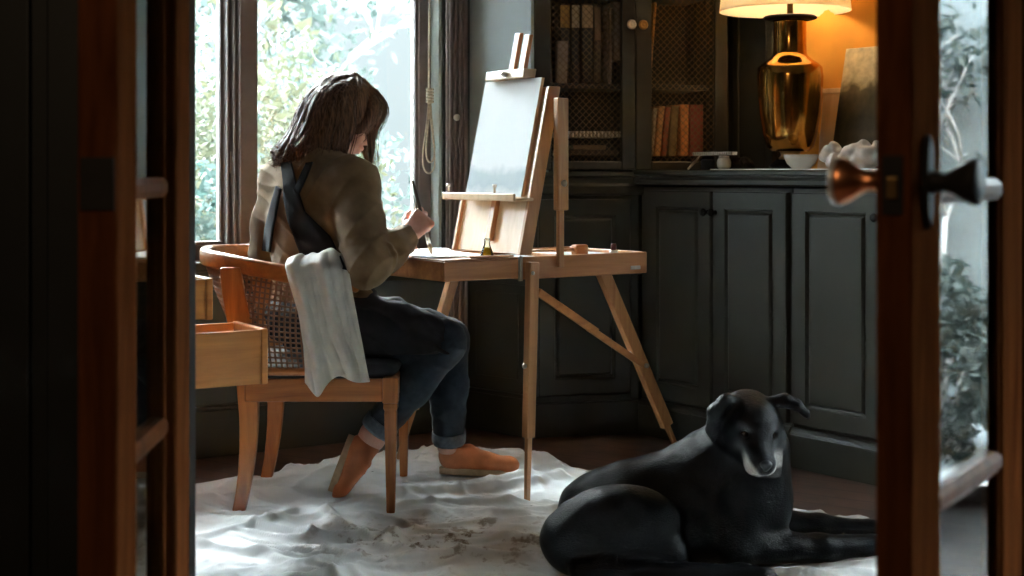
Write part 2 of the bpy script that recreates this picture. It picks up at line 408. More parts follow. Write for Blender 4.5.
        Fc = np.concatenate(faces); return V, Fc
def smooth_mesh(V, Fc, it=2, lam=.5):
    for _ in range(it):
        acc = np.zeros_like(V); n = np.zeros(len(V))
        for k in range(4):
            i, j = Fc[:,k], Fc[:,(k+1)%4]; np.add.at(acc, i, V[j]); np.add.at(acc, j, V[i]); np.add.at(n, i, 1); np.add.at(n, j, 1)
        V = V + lam*(acc/np.maximum(n,1)[:,None]-V)
    return V
def keep_largest(V, Fc):
    """drop stray islands so a solid is one piece"""
    lab = np.arange(len(V))
    while True:
        m = lab[Fc].min(1); old = lab.copy()
        for k in range(4): np.minimum.at(lab, Fc[:,k], m)
        lab = lab[lab]
        if (old == lab).all(): break
    u, c = np.unique(lab, return_counts=True); big = u[c.argmax()]; kv = lab == big
    mp = -np.ones(len(V), int); mp[kv] = np.arange(kv.sum()); fk = kv[Fc[:,0]]
    return V[kv], mp[Fc[fk]]
def solid_obj(name, sdf, mat, parent, it=2, colour=None, single=True):
    V, Fc = sdf.mesh(); V = smooth_mesh(V, Fc, it)
    if single: V, Fc = keep_largest(V, Fc)
    cols = colour(V) if colour is not None else None
    L = np.array(parent_world(parent)) if parent is not None else np.zeros(3)
    me = bpy.data.meshes.new(name); me.from_pydata((V-L).tolist(), [], Fc.tolist()); me.update()
    me.polygons.foreach_set('use_smooth', [True]*len(me.polygons)); me.materials.append(mat)
    if cols is not None:
        at = me.color_attributes.new('Col', 'FLOAT_COLOR', 'POINT'); at.data.foreach_set('color', np.concatenate([cols, np.ones((len(cols),1))],1).astype(np.float32).ravel())
    o = bpy.data.objects.new(name, me); COL.objects.link(o)
    if parent is not None: o.parent = parent
    return o
SKY, SUN, LAMPW, HALL_FILL, EXPO = 36.0, .8, 5.0, 3.0, 1.9
# ================================================================== the setting
def dirv(x, y):
    v = Vector((x, y, 0)).normalized(); return v
WD = dirv(.84,.543); W0 = Vector((-1.034,5.12,0)); WZ = math.atan2(WD.y, WD.x)          # window wall: local x along it, y outward
WO = dirv(-.543,.84)
CD = dirv(.6,-.8); C0 = Vector((.50,5.56,0)); CZ = math.atan2(CD.y, CD.x)               # face of the right-hand cabinets
CN = dirv(.8,.6); N0 = C0 + CN*.45                                                      # wall behind them
BD = dirv(.968,.248); B0 = Vector((.069,5.45,0)); BZ = math.atan2(BD.y, BD.x)           # corner bookcase front
CEILZ = 2.6
outline = [W0+WD*-3.2+WO*.1, W0+WD*1.25+WO*.1, Vector((.9,6.5,0)), N0+CD*4.6, Vector((3.7,-2.5,0)), Vector((-3.8,-2.5,0))]
poly = [(p.x,p.y) for p in outline]
new_obj('floor', MB().prism(poly, -.12, 0), FLOORM, kind='structure')
new_obj('ceiling', MB().prism(poly, CEILZ, CEILZ+.12), CEIL, kind='structure')

WB, WT = .70, 2.34    # window sill and head
wm = MB()
wm.box(-3.2,1.03,0,.14,0,WB); wm.box(-3.2,1.03,0,.14,WT,CEILZ); wm.box(-3.2,-.72,0,.14,WB,WT); wm.box(.907,1.03,0,.14,WB,WT)
o = new_obj('wall_window', wm, GREENW, kind='structure'); o.location = W0; o.rotation_euler = (0,0,WZ)
m = MB().box(-3.2,1.0,-.022,0,.0,.17).box(-3.2,1.0,-.030,0,.17,.185)
o = new_obj('baseboard_window', m, GREEN, kind='structure', bevel=.004); o.location = W0; o.rotation_euler = (0,0,WZ)
m = MB().box(-3.2,1.0,-.014,0,.60,.64).box(-1.2,-1.16,-.012,0,.185,.60).box(-.40,-.36,-.012,0,.185,.60).box(.42,.46,-.012,0,.185,.60)
o = new_obj('trim_1', m, GREEN, kind='structure', bevel=.003); o.location = W0; o.rotation_euler = (0,0,WZ)
# window frames, panes, latch
def window(nm, s0, s1, g0, g1, latch):
    w = struct_root(nm, W0 + Vector((0,0,WB)), WZ); h = WT-WB
    f = MB(); f.box(s0,g0,.075,.135,0,h); f.box(g1,s1,.075,.135,0,h); f.box(g0,g1,.075,.135,0,.055); f.box(g0,g1,.075,.135,h-.06,h)
    new_obj('window_frame', f, FRAMEC, w, bevel=.004)
    b = MB(); e = .012
    b.box(g0,g0+e,.085,.125,.055,h-.06); b.box(g1-e,g1,.085,.125,.055,h-.06); b.box(g0+e,g1-e,.085,.125,.055,.055+e); b.box(g0+e,g1-e,.085,.125,h-.06-e,h-.06)
    new_obj('glazing_bead', b, FRAMEC, w, bevel=.002)
    new_obj('window_pane', MB().box(g0+.004,g1-.004,.102,.106,.05,h-.055), PANE, w)
    if latch:
        l = MB().box(s1-.060,s1-.012,.050,.076,.315,.395).box(s1-.012,s1+.014,.058,.072,.375,.402)
        new_obj('window_latch', l, LATCH, w, bevel=.004)
    return w
window('window_1', -.72, .098, -.64, .028, True)
window('window_2', .125, .907, .150, .842, False)
# mullion post between the windows, with its beads
m = MB().box(.058,.125,.0,.14,WB,WT).box(.028,.040,.045,.075,WB,WT).box(.044,.058,.02,.09,WB,WT)
o = new_obj('trim_2', m, FRAMEC, kind='structure', bevel=.005); o.location = W0; o.rotation_euler = (0,0,WZ)
# sill board, fluted casings
m = MB().box(-.76,1.02,-.035,.075,WB-.035,WB)
o = new_obj('trim_3', m, GREEN, kind='structure', bevel=.006); o.location = W0; o.rotation_euler = (0,0,WZ)
def casing(x0, x1):
    mm = MB().box(x0,x1,-.018,0,.185,WT+.1)
    n = 4; w = (x1-x0)/(n+.5)
    for k in range(n): mm.box(x0+w*(k+.25),x0+w*(k+.25)+w*.62,-.032,-.018,.185,WT+.1)
    return mm
o = new_obj('trim_4', casing(.915,1.012), FRAMEC, kind='structure', bevel=.005); o.location = W0; o.rotation_euler = (0,0,WZ)
o = new_obj('trim_5', casing(-.83,-.725), FRAMEC, kind='structure', bevel=.005); o.location = W0; o.rotation_euler = (0,0,WZ)
m = MB().lathe([(.0,0),(.012,0),(.014,.006),(.010,.012),(0,.013)], (.948,-.032,1.235), 16, (0,-1,0))
o = new_obj('trim_6', m, LATCH, kind='structure', smooth=True); o.location = W0; o.rotation_euler = (0,0,WZ)

REVEAL_LIT = plain('lit_reveal_tone', (.60,.72,.70), rough=.4, mottle=.04)  # pale tone paints in the daylight on the window reveal
o = new_obj('trim_10', MB().box(.894,.908,.012,.076,WB,WT), REVEAL_LIT, kind='structure'); o.location = W0; o.rotation_euler = (0,0,WZ)
# short wall between window and bookcase
A = W0+WD*1.03; LW = (B0-A); LL = LW.length; LZ = math.atan2(LW.y, LW.x)
dd_ = MB().box(-.0,LL,-.010,0,.165,.585).box(0,LL,-.018,0,.585,.61).box(.05,LL-.05,-.016,-.010,.22,.55)  # dark panel added to copy the shade below sill height
o = new_obj('shade_panel', dd_, GREEN, kind='structure', bevel=.004); o.location = A; o.rotation_euler = (0,0,LZ)
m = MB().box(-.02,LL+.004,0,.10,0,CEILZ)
o = new_obj('wall_corner', m, LIT_TEAL, kind='structure'); o.location = A; o.rotation_euler = (0,0,LZ)
m = MB().box(0,LL,-.02,0,0,.15).box(0,LL,-.026,0,.15,.165).box(.05,.075,-.010,0,.30,2.2).box(.27,.295,-.010,0,.30,2.2)
m = MB().box(0,LL,-.02,0,0,.15).box(0,LL,-.026,0,.15,.165)
o = new_obj('baseboard_corner', m, GREEN, kind='structure', bevel=.004); o.location = A; o.rotation_euler = (0,0,LZ)
# walls behind the bookcase and behind the cabinets
m = MB().box(-.10,1.10,.315,.39,0,CEILZ)
o = new_obj('wall_rear', m, GREEN, kind='structure'); o.location = B0; o.rotation_euler = (0,0,BZ)
GD0, GD1, GDT = 2.15, 3.75, 2.1        # added garden door opening along the right wall
m = MB().box(-.22,GD0,0,.14,0,CEILZ); m.box(GD1,4.6,0,.14,0,CEILZ); m.box(GD0,GD1,0,.14,GDT,CEILZ)
o = new_obj('wall_right', m, OCHRE, kind='structure'); o.location = N0; o.rotation_euler = (0,0,CZ)
# dark panelled strip beside the bookcase
m = MB().box(-.12,.325,-.03,0,1.03,CEILZ).box(-.02,.07,-.045,-.03,1.03,CEILZ).box(.10,.13,-.04,-.03,1.03,CEILZ).box(.285,.325,-.05,-.03,1.03,CEILZ)
o = new_obj('trim_7', m, DARKST, kind='structure', bevel=.004); o.location = N0; o.rotation_euler = (0,0,CZ)
# unseen garden door, added for room light and the pane reflection
GM = 3.30
d = struct_root('added_garden_door', N0, CZ)
f = MB(); f.box(GD0,GD0+.08,.03,.08,0,GDT); f.box(GD1-.08,GD1,.03,.08,0,GDT); f.box(GD0+.08,GD1-.08,.03,.08,0,.05); f.box(GD0+.08,GD1-.08,.03,.08,GDT-.09,GDT); f.box(GM-.04,GM+.04,.03,.08,.05,GDT-.09)
new_obj('door_frame', f, FRAMEC, d, bevel=.004)
for a, b in ((GD0+.08,GM-.04),(GM+.04,GD1-.08)):
    new_obj('door_pane', MB().box(a,b,.052,.056,.05,GDT-.09), PANE, d)
# rest of the shell: hall behind the camera
p = W0+WD*-3.2
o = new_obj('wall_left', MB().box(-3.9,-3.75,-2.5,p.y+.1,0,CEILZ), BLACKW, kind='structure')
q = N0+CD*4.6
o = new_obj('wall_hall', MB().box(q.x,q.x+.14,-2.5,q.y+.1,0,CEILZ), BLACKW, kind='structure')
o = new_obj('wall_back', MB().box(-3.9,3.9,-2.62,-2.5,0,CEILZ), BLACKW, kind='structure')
# left wall of the studio with an unseen window added as side fill light
LX = -2.15
m = MB().box(LX-.14,LX,2.5,4.5,0,.25).box(LX-.14,LX,2.5,4.5,WT,CEILZ).box(LX-.14,LX,2.5,2.72,.25,WT).box(LX-.14,LX,4.02,4.5,.25,WT)
o = new_obj('wall_side', m, GREENW, kind='structure')
wz = struct_root('added_window', (LX,2.72,.25), R(90)); hh = WT-.25
f = MB()
for a, b in ((0,.07),(.615,.685),(1.23,1.30)): f.box(a,b,.03,.09,0,hh)
f.box(.07,.615,.03,.09,0,.06); f.box(.685,1.23,.03,.09,0,.06); f.box(.07,.615,.03,.09,hh-.06,hh); f.box(.685,1.23,.03,.09,hh-.06,hh)
new_obj('window_frame', f, FRAMEC, wz, bevel=.004)
for a, b in ((.065,.62),(.68,1.235)): new_obj('window_pane', MB().box(a,b,.058,.062,.055,hh-.055), PANE, wz)
# doorway wall left of the glazed doors, with its casing
HL = Vector((-.575,2.50,0)); HR = Vector((.782,2.165,0))
dl = dirv(-1,.06); dz = math.atan2(dl.y, dl.x)
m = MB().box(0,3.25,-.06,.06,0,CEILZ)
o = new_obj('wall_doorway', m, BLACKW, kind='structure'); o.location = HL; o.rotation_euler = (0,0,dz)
m = MB()
for k in range(4): m.box(.03+k*.11,.11+k*.11,.06,.075,0,2.3)
m.box(0,.03,-.07,.07,0,2.25)
o = new_obj('trim_8', m, BLACKW, kind='structure', bevel=.004); o.location = HL; o.rotation_euler = (0,0,dz)

# glazed double doors, hung on the hall side and standing open
ROWS = [.20,.60,.995,1.39,1.785,2.18]; DW, DT, ST = .55, .045, .122
def glazed_door(nm, loc, e, into, gc):
    """local x: along the leaf from lock edge to hinge edge; local y: thickness"""
    rz = math.atan2(e.y, e.x); d = struct_root(nm, loc, rz); y0, y1 = (0, into)
    ya, yb = min(y0,y1), max(y0,y1)
    f = MB(); f.box(0,ST,ya,yb,.01,2.30); f.box(DW-ST,DW,ya,yb,.01,2.30); f.box(ST,DW-ST,ya,yb,.01,ROWS[0]); f.box(ST,DW-ST,ya,yb,ROWS[-1],2.30)
    new_obj('door_frame', f, MAHOG, d, bevel=.006)
    for z in ROWS[1:-1]:
        b = MB(); c = gc; hw = .016
        b.loft([[(x,c-.013,z-.006),(x,c-.013,z+.006),(x,c-.008,z+hw),(x,c+.012,z+hw),(x,c+.022,z+.004),(x,c+.022,z-.004),(x,c+.012,z-hw),(x,c-.008,z-hw)] for x in (ST,DW-ST)])
        new_obj('glazing_bar', b, MAHOGS, d)
    bd = MB(); c = gc
    for a, b in zip(ROWS[:-1], ROWS[1:]):
        for s in (-1,1):
            for x0, x1 in ((ST,ST+.011),(DW-ST-.011,DW-ST)):
                bd.box(x0,x1,min(c+s*.003,c+s*.010),max(c+s*.003,c+s*.010),a+.002,b-.002)
    new_obj('glazing_bead', bd, MAHOG, d, bevel=.003)
    for a, b in zip(ROWS[:-1], ROWS[1:]):
        new_obj('door_pane', MB().box(ST-.003,DW-ST+.003,c-.0018,c+.0018,a+.004,b-.004), PANED, d)
    # lock plate on the closing edge with its latch bolt
    lc = (ya+yb)/2; pw = .013 if nm == 'door_1' else .023; new_obj('latch_plate', MB().box(-.0025,.001,lc-pw,lc+pw,.968,1.04), IRON, d, bevel=.001)
    if nm == 'door_1': new_obj('latch_bolt', MB().box(-.007,-.002,lc-.007,lc+.007,.988,1.014), BRASSM, d, bevel=.002)
    return d, ya, yb
eR = dirv(.545,.84); DR = Vector((.4775,1.70,0))
dR, ya, yb = glazed_door('door_1', DR, eR, .045, .0135)
RIM_GLINT = plain('glint_rim', (.85,.84,.82), rough=.3, metal=.6, mottle=.03)  # bright rim colour stands in for the window glint on the knob
def knob_parts(d, y, s, z, mat):
    ro = MB(); ro.lathe([(.0,0),(.022,0),(.024,.004),(.017,.008),(.011,.012),(.0,.012)], (.055,y,z), 24, (0,s,0))
    pl = MB(); pts = []
    for k in range(24):
        a = 2*math.pi*k/24; pts.append((.055+.017*math.cos(a)*(1 if abs(math.sin(a)) < .8 else .9), z+.058*math.sin(a)))
    pl.loft([[(x,y,zz) for x, zz in pts],[(x,y+s*.005,zz) for x, zz in pts],[(.055+(x-.055)*.8,y+s*.008,z+(zz-z)*.92) for x, zz in pts]])
    new_obj('knob_plate', pl, mat, d, bevel=.001)
    k = MB(); k.lathe([(.0,.006),(.016,.006),(.0125,.014),(.0115,.024),(.015,.034),(.021,.044),(.0275,.055),(.0290,.062),(.0275,.066),(.0,.067)], (.055,y,z), 32, (0,s,0))
    kb = new_obj('door_knob', k, mat, d, smooth=True)
    kb['label'] = 'flared copper door knob' if mat is COPPER else 'black iron door knob'
    if mat is COPPER: new_obj('knob_glint_rim', MB().lathe([(.0,.0665),(.0272,.0665),(.0300,.062),(.0308,.066),(.0296,.0705),(.024,.0725),(.0,.073)], (.055,y,z), 36, (0,s,0)), RIM_GLINT, kb, smooth=True)
    return kb
knob_parts(dR, 0, -1, 1.008, IRON)
knob_parts(dR, .045, 1, 1.008, COPPER)
eL = dirv(-.049,.999); DLp = Vector((-.532,1.92,0))
dL, ya, yb = glazed_door('door_2', DLp, eL, .055, .0275)
# slim hinge posts
o = new_obj('trim_9', MB().box(0,.035,-.005,.045,0,2.33), MAHOG, kind='structure', bevel=.004); o.location = DR+eR*(DW+.004); o.rotation_euler = (0,0,math.atan2(eR.y,eR.x))

# ================================================================== fitted cabinets
def cab(nm, s0, s1, label, doors, group=None):
    t = thing(nm, C0+CD*s0, label, 'cabinet', CZ, group); w = s1-s0
    b = MB().box(.001,w-.001,.0,.445,.10,.965).box(.001,w-.001,.012,.44,0,.10)
    new_obj('body', b, GREEN, t, bevel=.003)
    new_obj('plinth', MB().box(0.002,w-.002,-.022,0,.0,.115).loft([[(x,0,.115),(x,-.022,.115),(x,-.018,.125),(x,-.008,.135),(x,0,.138)] for x in (.002,w-.002)]), GREEN, t, bevel=.002)
    for x0, x1, kx in doors:
        dd = new_obj('door', MB().panel_door(x0-s0,x1-s0,.150,.948,0), GREEN, t)
        k = MB().lathe([(.0,0),(.009,0),(.006,.006),(.006,.012),(.013,.018),(.015,.024),(.011,.030),(0,.031)], (kx-s0,-.02,.872), 20, (0,-1,0))
        new_obj('knob', k, IRON, dd, smooth=True)
    return t
cab('base_cabinet', .010, .787, 'dark green base cabinet with two panelled doors below the brass lamp, beside the corner', [(.052,.405,.392),(.417,.776,.432)])
cab('base_cabinet', .790, 1.60, 'dark green base cabinet behind the dog, partly hidden by the glazed door', [(.800,1.185,1.172),(1.195,1.585,1.209)])
m = MB().loft([[(x,.443,.97),(x,-.030,.97),(x,-.036,.976),(x,-.036,.990),(x,-.028,1.0),(x,-.028,1.006),(x,-.040,1.010),(x,-.040,1.022),(x,-.034,1.027),(x,.443,1.027)] for x in (.0,1.62)])
placed('worktop', m, GREEN, C0, CZ, 'continuous dark green moulded worktop under the brass lamp', 'worktop')
# corner base under the bookcase
t = thing('corner_cabinet', B0, 'dark green corner base cabinet behind the easel, under the wire-front bookcase', 'cabinet', BZ)
new_obj('body', MB().box(-.0,.44,.0,.30,.10,.93).box(-.0,.44,-.012,.3,0,.13), GREEN, t, bevel=.003)
new_obj('top', MB().loft([[(x,.30,.93),(x,-.012,.93),(x,-.022,.94),(x,-.022,.965),(x,-.014,.975),(x,-.014,1.0),(x,-.026,1.005),(x,-.026,1.02),(x,.30,1.02)] for x in (-.0,.455)]), GREEN, t)
dd = new_obj('door', MB().panel_door(.03,.40,.16,.915,0), GREEN, t)

# upper bookcase with wire-mesh doors
t = thing('bookcase', B0+Vector((0,0,1.028)), 'tall dark green bookcase with two wire-mesh doors in the corner of the room', 'bookcase', BZ)
BT = 2.25-1.028
b = MB(); b.box(.0,.018,.02,.31,0,BT); b.box(.80,.82,.02,.20,0,BT); b.box(-.02,.82,.295,.31,0,BT) if False else b.box(.018,.76,.295,.31,0,BT); b.box(.752,.762,.20,.295,.012,BT-.02); b.box(.752,.80,.19,.20,.012,BT-.02); b.box(.018,.78,.02,.295,0,.012); b.box(.018,.78,.02,.295,BT-.02,BT)
b.box(.421,.434,.022,.295,.012,BT-.02)
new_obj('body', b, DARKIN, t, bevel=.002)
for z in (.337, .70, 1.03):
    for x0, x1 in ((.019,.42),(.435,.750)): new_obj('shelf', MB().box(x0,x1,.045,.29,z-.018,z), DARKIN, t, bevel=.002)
def mesh_door(x0, x1, kx):
    f = MB(); fr = .066
    f.box(x0,x0+fr,-.002,.02,.0,BT); f.box(x1-fr*.85,x1,-.002,.02,.0,BT); f.box(x0+fr,x1-fr*.85,-.002,.02,.0,.034); f.box(x0+fr,x1-fr*.85,-.002,.02,BT-.06,BT)
    dd = new_obj('door', f, DARKST, t, bevel=.005)
    a, b_, z0, z1 = x0+fr-.004, x1-fr*.85+.004, .03, BT-.055
    w = MB(); pitch = .0265; wd = .0019
    W, H = b_-a, z1-z0; n = int((W+H*1.0)/pitch)+2
    for sgn in (1,-1):
        for k in range(n):
            c = k*pitch      # line: x + z = c (mirrored for sgn=-1), slope 1
            pa = (max(0,c-H), min(c,H)); pb = (min(c,W), max(0,c-W))
            if c-W > H or pb[0]-pa[0] < .002: continue
            xa, xb = (pa[0], pb[0]) if sgn == 1 else (W-pa[0], W-pb[0])
            w.bar((a+xa,.008+sgn*.0006,z0+pa[1]), (a+xb,.008+sgn*.0006,z0+pb[1]), wd, wd)
    new_obj('wire_mesh', w, BRASSD, dd)
    k = MB().lathe([(.0,0),(.010,0),(.007,.006),(.007,.014),(.016,.020),(.0195,.026),(.017,.032),(.012,.034),(.010,.031),(.004,.033),(0,.034)], (kx,-.002,.565), 24, (0,-1,0))
    new_obj('knob', k, BRASSM if kx > .42 else METAL, dd, smooth=True)
BRASSD = plain('dull_wire', (.16,.11,.055), rough=.5, metal=.6)
mesh_door(.018, .4265, .402)
mesh_door(.429, .815, .450)

# ------------------------------------------------------------------ books
def B_at(px, y):   # bookcase-local x of a pixel column, y behind its front
    k = (px-512)/F; p = B0 + WOb*y; return (k*p.y-p.x)/(BD.x-k*BD.y)
WOb = dirv(-.248,.968)
def zpx(py, x, y): 
    p = B0+BD*x+WOb*y; return CAMH-(py-HY)/F*p.y
def book(px0, px1, py0, py1, y, depth, col, label, lean=0., kind='book', bands=None, group=None):
    x0, x1 = B_at(px0,y), B_at(px1,y); z0 = zpx(py1,x0,y); z1 = zpx(py0,x0,y); w = abs(x1-x0); h = z1-z0
    key = 'book_cover_%02d%02d%02d' % tuple(int(c*99) for c in col)
    mt = MATS.get(key) or plain(key, col, rough=.65, mottle=.2, scale=40)
    t = thing(kind, B0+BD*min(x0,x1)+WOb*y+Vector((0,0,z0)), label, 'book', BZ, group)
    c = MB(); th = min(.0025,w*.15)
    # spine is rounded and faces the room
    n = 6; spine = [(w/2-w/2*math.cos(math.pi*k/n), -.006*math.sin(math.pi*k/n)) for k in range(n+1)]
    prof = spine+[(w,depth),(w-th,depth),(w-th,.004),(th,.004),(th,depth),(0,depth)]
    rings = [[(x+lean*zz,y_,zz) for x, y_ in prof] for zz in (0,h)]
    c.loft(rings); new_obj('cover', c, mt, t)
    pg = MB().loft([[(x+lean*zz,y_,zz) for x, y_ in ((th,.004),(w-th,.004),(w-th,depth-.006),(th,depth-.006))] for zz in (.004,h-.004)])
    new_obj('pages', pg, PAPER_OLD, t)
    if bands:
        for a, b_, lc in bands:
            k2 = 'spine_label_%02d%02d%02d' % tuple(int(q*99) for q in lc); lm = MATS.get(k2) or plain(k2, lc, rough=.7)
            sp = [(w/2-(w/2-.0005)*math.cos(math.pi*k/n), -.0012-.006*math.sin(math.pi*k/n)) for k in range(n+1)]
            l = MB().loft([[(x+lean*zz,y_,zz) for x, y_ in sp]+[(sp[-1][0]+lean*zz,.001,zz),(sp[0][0]+lean*zz,.001,zz)] for zz in (a*h,b_*h)])
            new_obj('spine_label', l, lm, t)
    return t
PAPER_OLD = plain('old_pages', (.42,.36,.26), rough=.9)
dk = (.028,.022,.017)
G1 = 'books on the upper shelf behind the first mesh door'
book(560,570, 4,83,.10,.18, dk, 'dark book with an ochre spine label, first of the labelled row behind wire mesh', bands=[(.70,.985,(.42,.25,.07))], group=G1)
book(571.5,580,4,83,.10,.18, dk, 'dark book with a narrow cream spine label behind wire mesh', bands=[(.70,.985,(.46,.40,.31))], group=G1)
book(582,593,4,83,.10,.18, dk, 'thick dark book with a wide tan spine label behind wire mesh', bands=[(.70,.985,(.44,.29,.17))], group=G1)
book(594,601,5,83,.10,.17, (.07,.045,.03), 'slim brown book with a dull reddish spine next to the tan-labelled book', bands=[(.55,.97,(.20,.12,.075))], group=G1)
book(556,567,41,84,.075,.02, (.24,.19,.15), 'short greyish book standing in front of the dark labelled row', lean=.03, group=G1)
book(549.5,552.5,26,84,.07,.16, (.16,.15,.13), 'thin pale book leaning at the end of the upper mesh shelf', lean=-.03+.07*0, group=G1)
book(608,611.5,8,84,.08,.17, (.20,.15,.11), 'thin tall brown book standing upright near the mesh door stile', lean=.02, group=G1)
book(612.5,621,2,60,.14,.17, (.24,.20,.17), 'tall taupe book at the far end of the upper mesh shelf', group=G1)
G2 = 'books on the lower shelf behind the second mesh door'
book(648,653,108,156,.09,.16, (.30,.22,.13), 'pale buff book at the leaning end of the lower shelf row', lean=.10, group=G2)
book(653.5,660,106,156,.085,.16, (.40,.20,.075), 'tan book leaning over in the lower shelf row', lean=.10, group=G2)
book(661,666.5,107,156,.085,.16, (.26,.075,.030), 'russet book between the tan and the olive book', lean=.09, group=G2)
book(668,676,106,156,.085,.16, (.20,.14,.055), 'olive brown book leaning on the orange book', lean=.06, group=G2)
book(680,688.5,104.5,156,.085,.16, (.50,.185,.045), 'upright bright orange book on the lower mesh shelf', group=G2)
book(689.5,703,104.5,156,.085,.16, (.20,.045,.022), 'thick dark red book ending the lower shelf row', group=G2)
book(648,650.5,2,84,.07,.16, (.48,.24,.07), 'tall thin amber book leaning behind the second mesh door knob', lean=.08)
def flat_stack(px0, px1, py0, py1, y, depth, col, label, scallop=False, kind='magazine', name='magazine'):
    x0, x1 = B_at(px0,y), B_at(px1,y); z0, z1 = zpx(py1,x0,y), zpx(py0,x0,y)
    key = 'flat_%02d%02d%02d' % tuple(int(c*99) for c in col); mt = MATS.get(key) or plain(key, col, rough=.75)
    t = thing(name, B0+BD*x0+WOb*y+Vector((0,0,z0)), label, kind, BZ)
    w, h = x1-x0, z1-z0
    new_obj('pages', MB().box(.002,w-.002,.003,depth-.003,.0015,h-.0015), PAPER_OLD if not scallop else mt, t)
    c = MB().box(0,w,0,depth,0,.0015).box(0,w,0,depth,h-.0015,h)
    if scallop:
        for k in range(16): c.lathe([(0,0),(w/34,0),(w/34,h*.9),(0,h*.9)], (w*(k+.5)/16,.0,h*.05), 10)
    else: c.box(0,w,-.0012,.0012,0,h)
    new_obj('cover', c, mt, t)
flat_stack(563,621,131,137,.06,.20,(.50,.43,.36),'white scalloped box file lying across the lower mesh shelf',True,'box','box_file')
flat_stack(573,606,145,149.5,.07,.18,(.16,.10,.05),'brown magazine lying on top of the pair beneath the scalloped box')
flat_stack(566,617,150,155.6,.065,.2,(.06,.04,.025),'dark brown magazine lying flat on the bottom of the bookcase')

# ================================================================== on the worktop
WTZ = 1.0275
def onC(px, back, z=WTZ):
    """worktop point: pixel column and distance behind the cabinet face"""
    k = (px-512)/F; p = C0+CN*back; s = (k*p.y-p.x)/(CD.x-k*CD.y); q = p+CD*s; return Vector((q.x,q.y,z))
# white runner
a = onC(712,.03); 
sa = (a-C0).dot(CD)
m = MB().box(sa,1.5,.02,.40,WTZ,WTZ+.004)
r_ = placed('table_runner', MB().box(0,1.5-sa,0,.38,0,.004), PAPER, C0+CD*sa+CN*.02+Vector((0,0,WTZ)), CZ, 'thin white runner lying along the green worktop under the lamp', 'runner')
RZ = WTZ+.0045
lp = onC(790,.24,RZ); sc_ = lp.y/F
lamp = thing('table_lamp', lp, 'lit table lamp with amber glazed urn body and cream drum shade', 'lamp')
def L(px): return px*sc_
new_obj('foot', MB().lathe([(0,0),(L(20),0),(L(20),L(3)),(L(17),L(6)),(L(14),L(9)),(0,L(9))], n=48), IRON, lamp, smooth=True, bevel=.001)
new_obj('collar', MB().lathe([(0,L(9)),(L(10.5),L(9)),(L(11.5),L(11)),(L(9),L(13)),(L(9.5),L(16)),(L(11),L(18)),(0,L(18))], n=48), BRASSM, lamp, smooth=True)
new_obj('urn', MB().lathe([(0,L(17.5)),(L(19),L(17.5)),(L(23.5),L(22)),(L(27),L(36)),(L(30),L(54)),(L(32),L(74)),(L(32.8),L(92)),(L(32),L(101)),(L(28),L(105)),(L(22),L(109)),(L(17.5),L(113)),(L(16.5),L(117)),(L(16.2),L(130)),(L(16.2),L(146)),(L(17),L(148)),(0,L(148))], n=64), BRASS, lamp, smooth=True)
new_obj('cap', MB().lathe([(0,L(148)),(L(20),L(148)),(L(26),L(149.5)),(L(27),L(151)),(L(25),L(152.5)),(L(12),L(153)),(0,L(153))], n=48), IRON, lamp, smooth=True)
new_obj('stem', MB().lathe([(0,L(153)),(L(3),L(153)),(L(3),L(185)),(L(5),L(186)),(L(5),L(196)),(0,L(196))], n=20), BRASSM, lamp, smooth=True)
sh = bpy.data.materials.new('cream_shade'); sh.use_nodes = True; tt = sh.node_tree; bs = tt.nodes['Principled BSDF']
bs.inputs['Base Color'].default_value = (.86,.80,.66,1); bs.inputs['Roughness'].default_value = .8
tl = N(tt,'ShaderNodeBsdfTranslucent'); tl.inputs[0].default_value = (.92,.82,.62,1); mx = N(tt,'ShaderNodeMixShader'); mx.inputs[0].default_value = .55
tt.links.new(bs.outputs[0], mx.inputs[1]); tt.links.new(tl.outputs[0], mx.inputs[2]); tt.links.new(mx.outputs[0], tt.nodes['Material Output'].inputs[0])
SHX = -L(7.5)
prof = [(L(64),L(157)),(L(65),L(157)),(L(64.5),L(160)),(L(56),L(255)),(L(55),L(255)),(L(63.4),L(160))]
m = MB().loft([[(SHX*.75+r*math.cos(2*math.pi*k/72), SHX*.4+r*math.sin(2*math.pi*k/72), z) for k in range(72)] for r, z in prof+[prof[0]]], True, False)
shade = new_obj('lamp_shade', m, sh, lamp, smooth=True)
m = MB()
for k in range(3):
    a = 2*math.pi*k/3+.4; m.tube([(0,0,L(196)),(L(30)*math.cos(a),L(30)*math.sin(a),L(200)),(L(59.5)*math.cos(a),L(59.5)*math.sin(a),L(212))], .0018, 6)
new_obj('shade_spider', m, BRASSM, lamp)
bm_ = bpy.data.materials.new('lit_bulb'); bm_.use_nodes = True; e = bm_.node_tree.nodes['Principled BSDF']; e.inputs['Emission Color'].default_value = (1,.72,.42,1); e.inputs['Emission Strength'].default_value = 30; e.inputs['Base Color'].default_value = (1,.9,.7,1)
new_obj('bulb', MB().lathe([(0,L(196)),(L(5),L(197)),(L(6),L(200)),(L(11),L(208)),(L(12.5),L(215)),(L(11),L(222)),(L(6),L(227)),(0,L(228))], n=24), bm_, lamp, smooth=True)

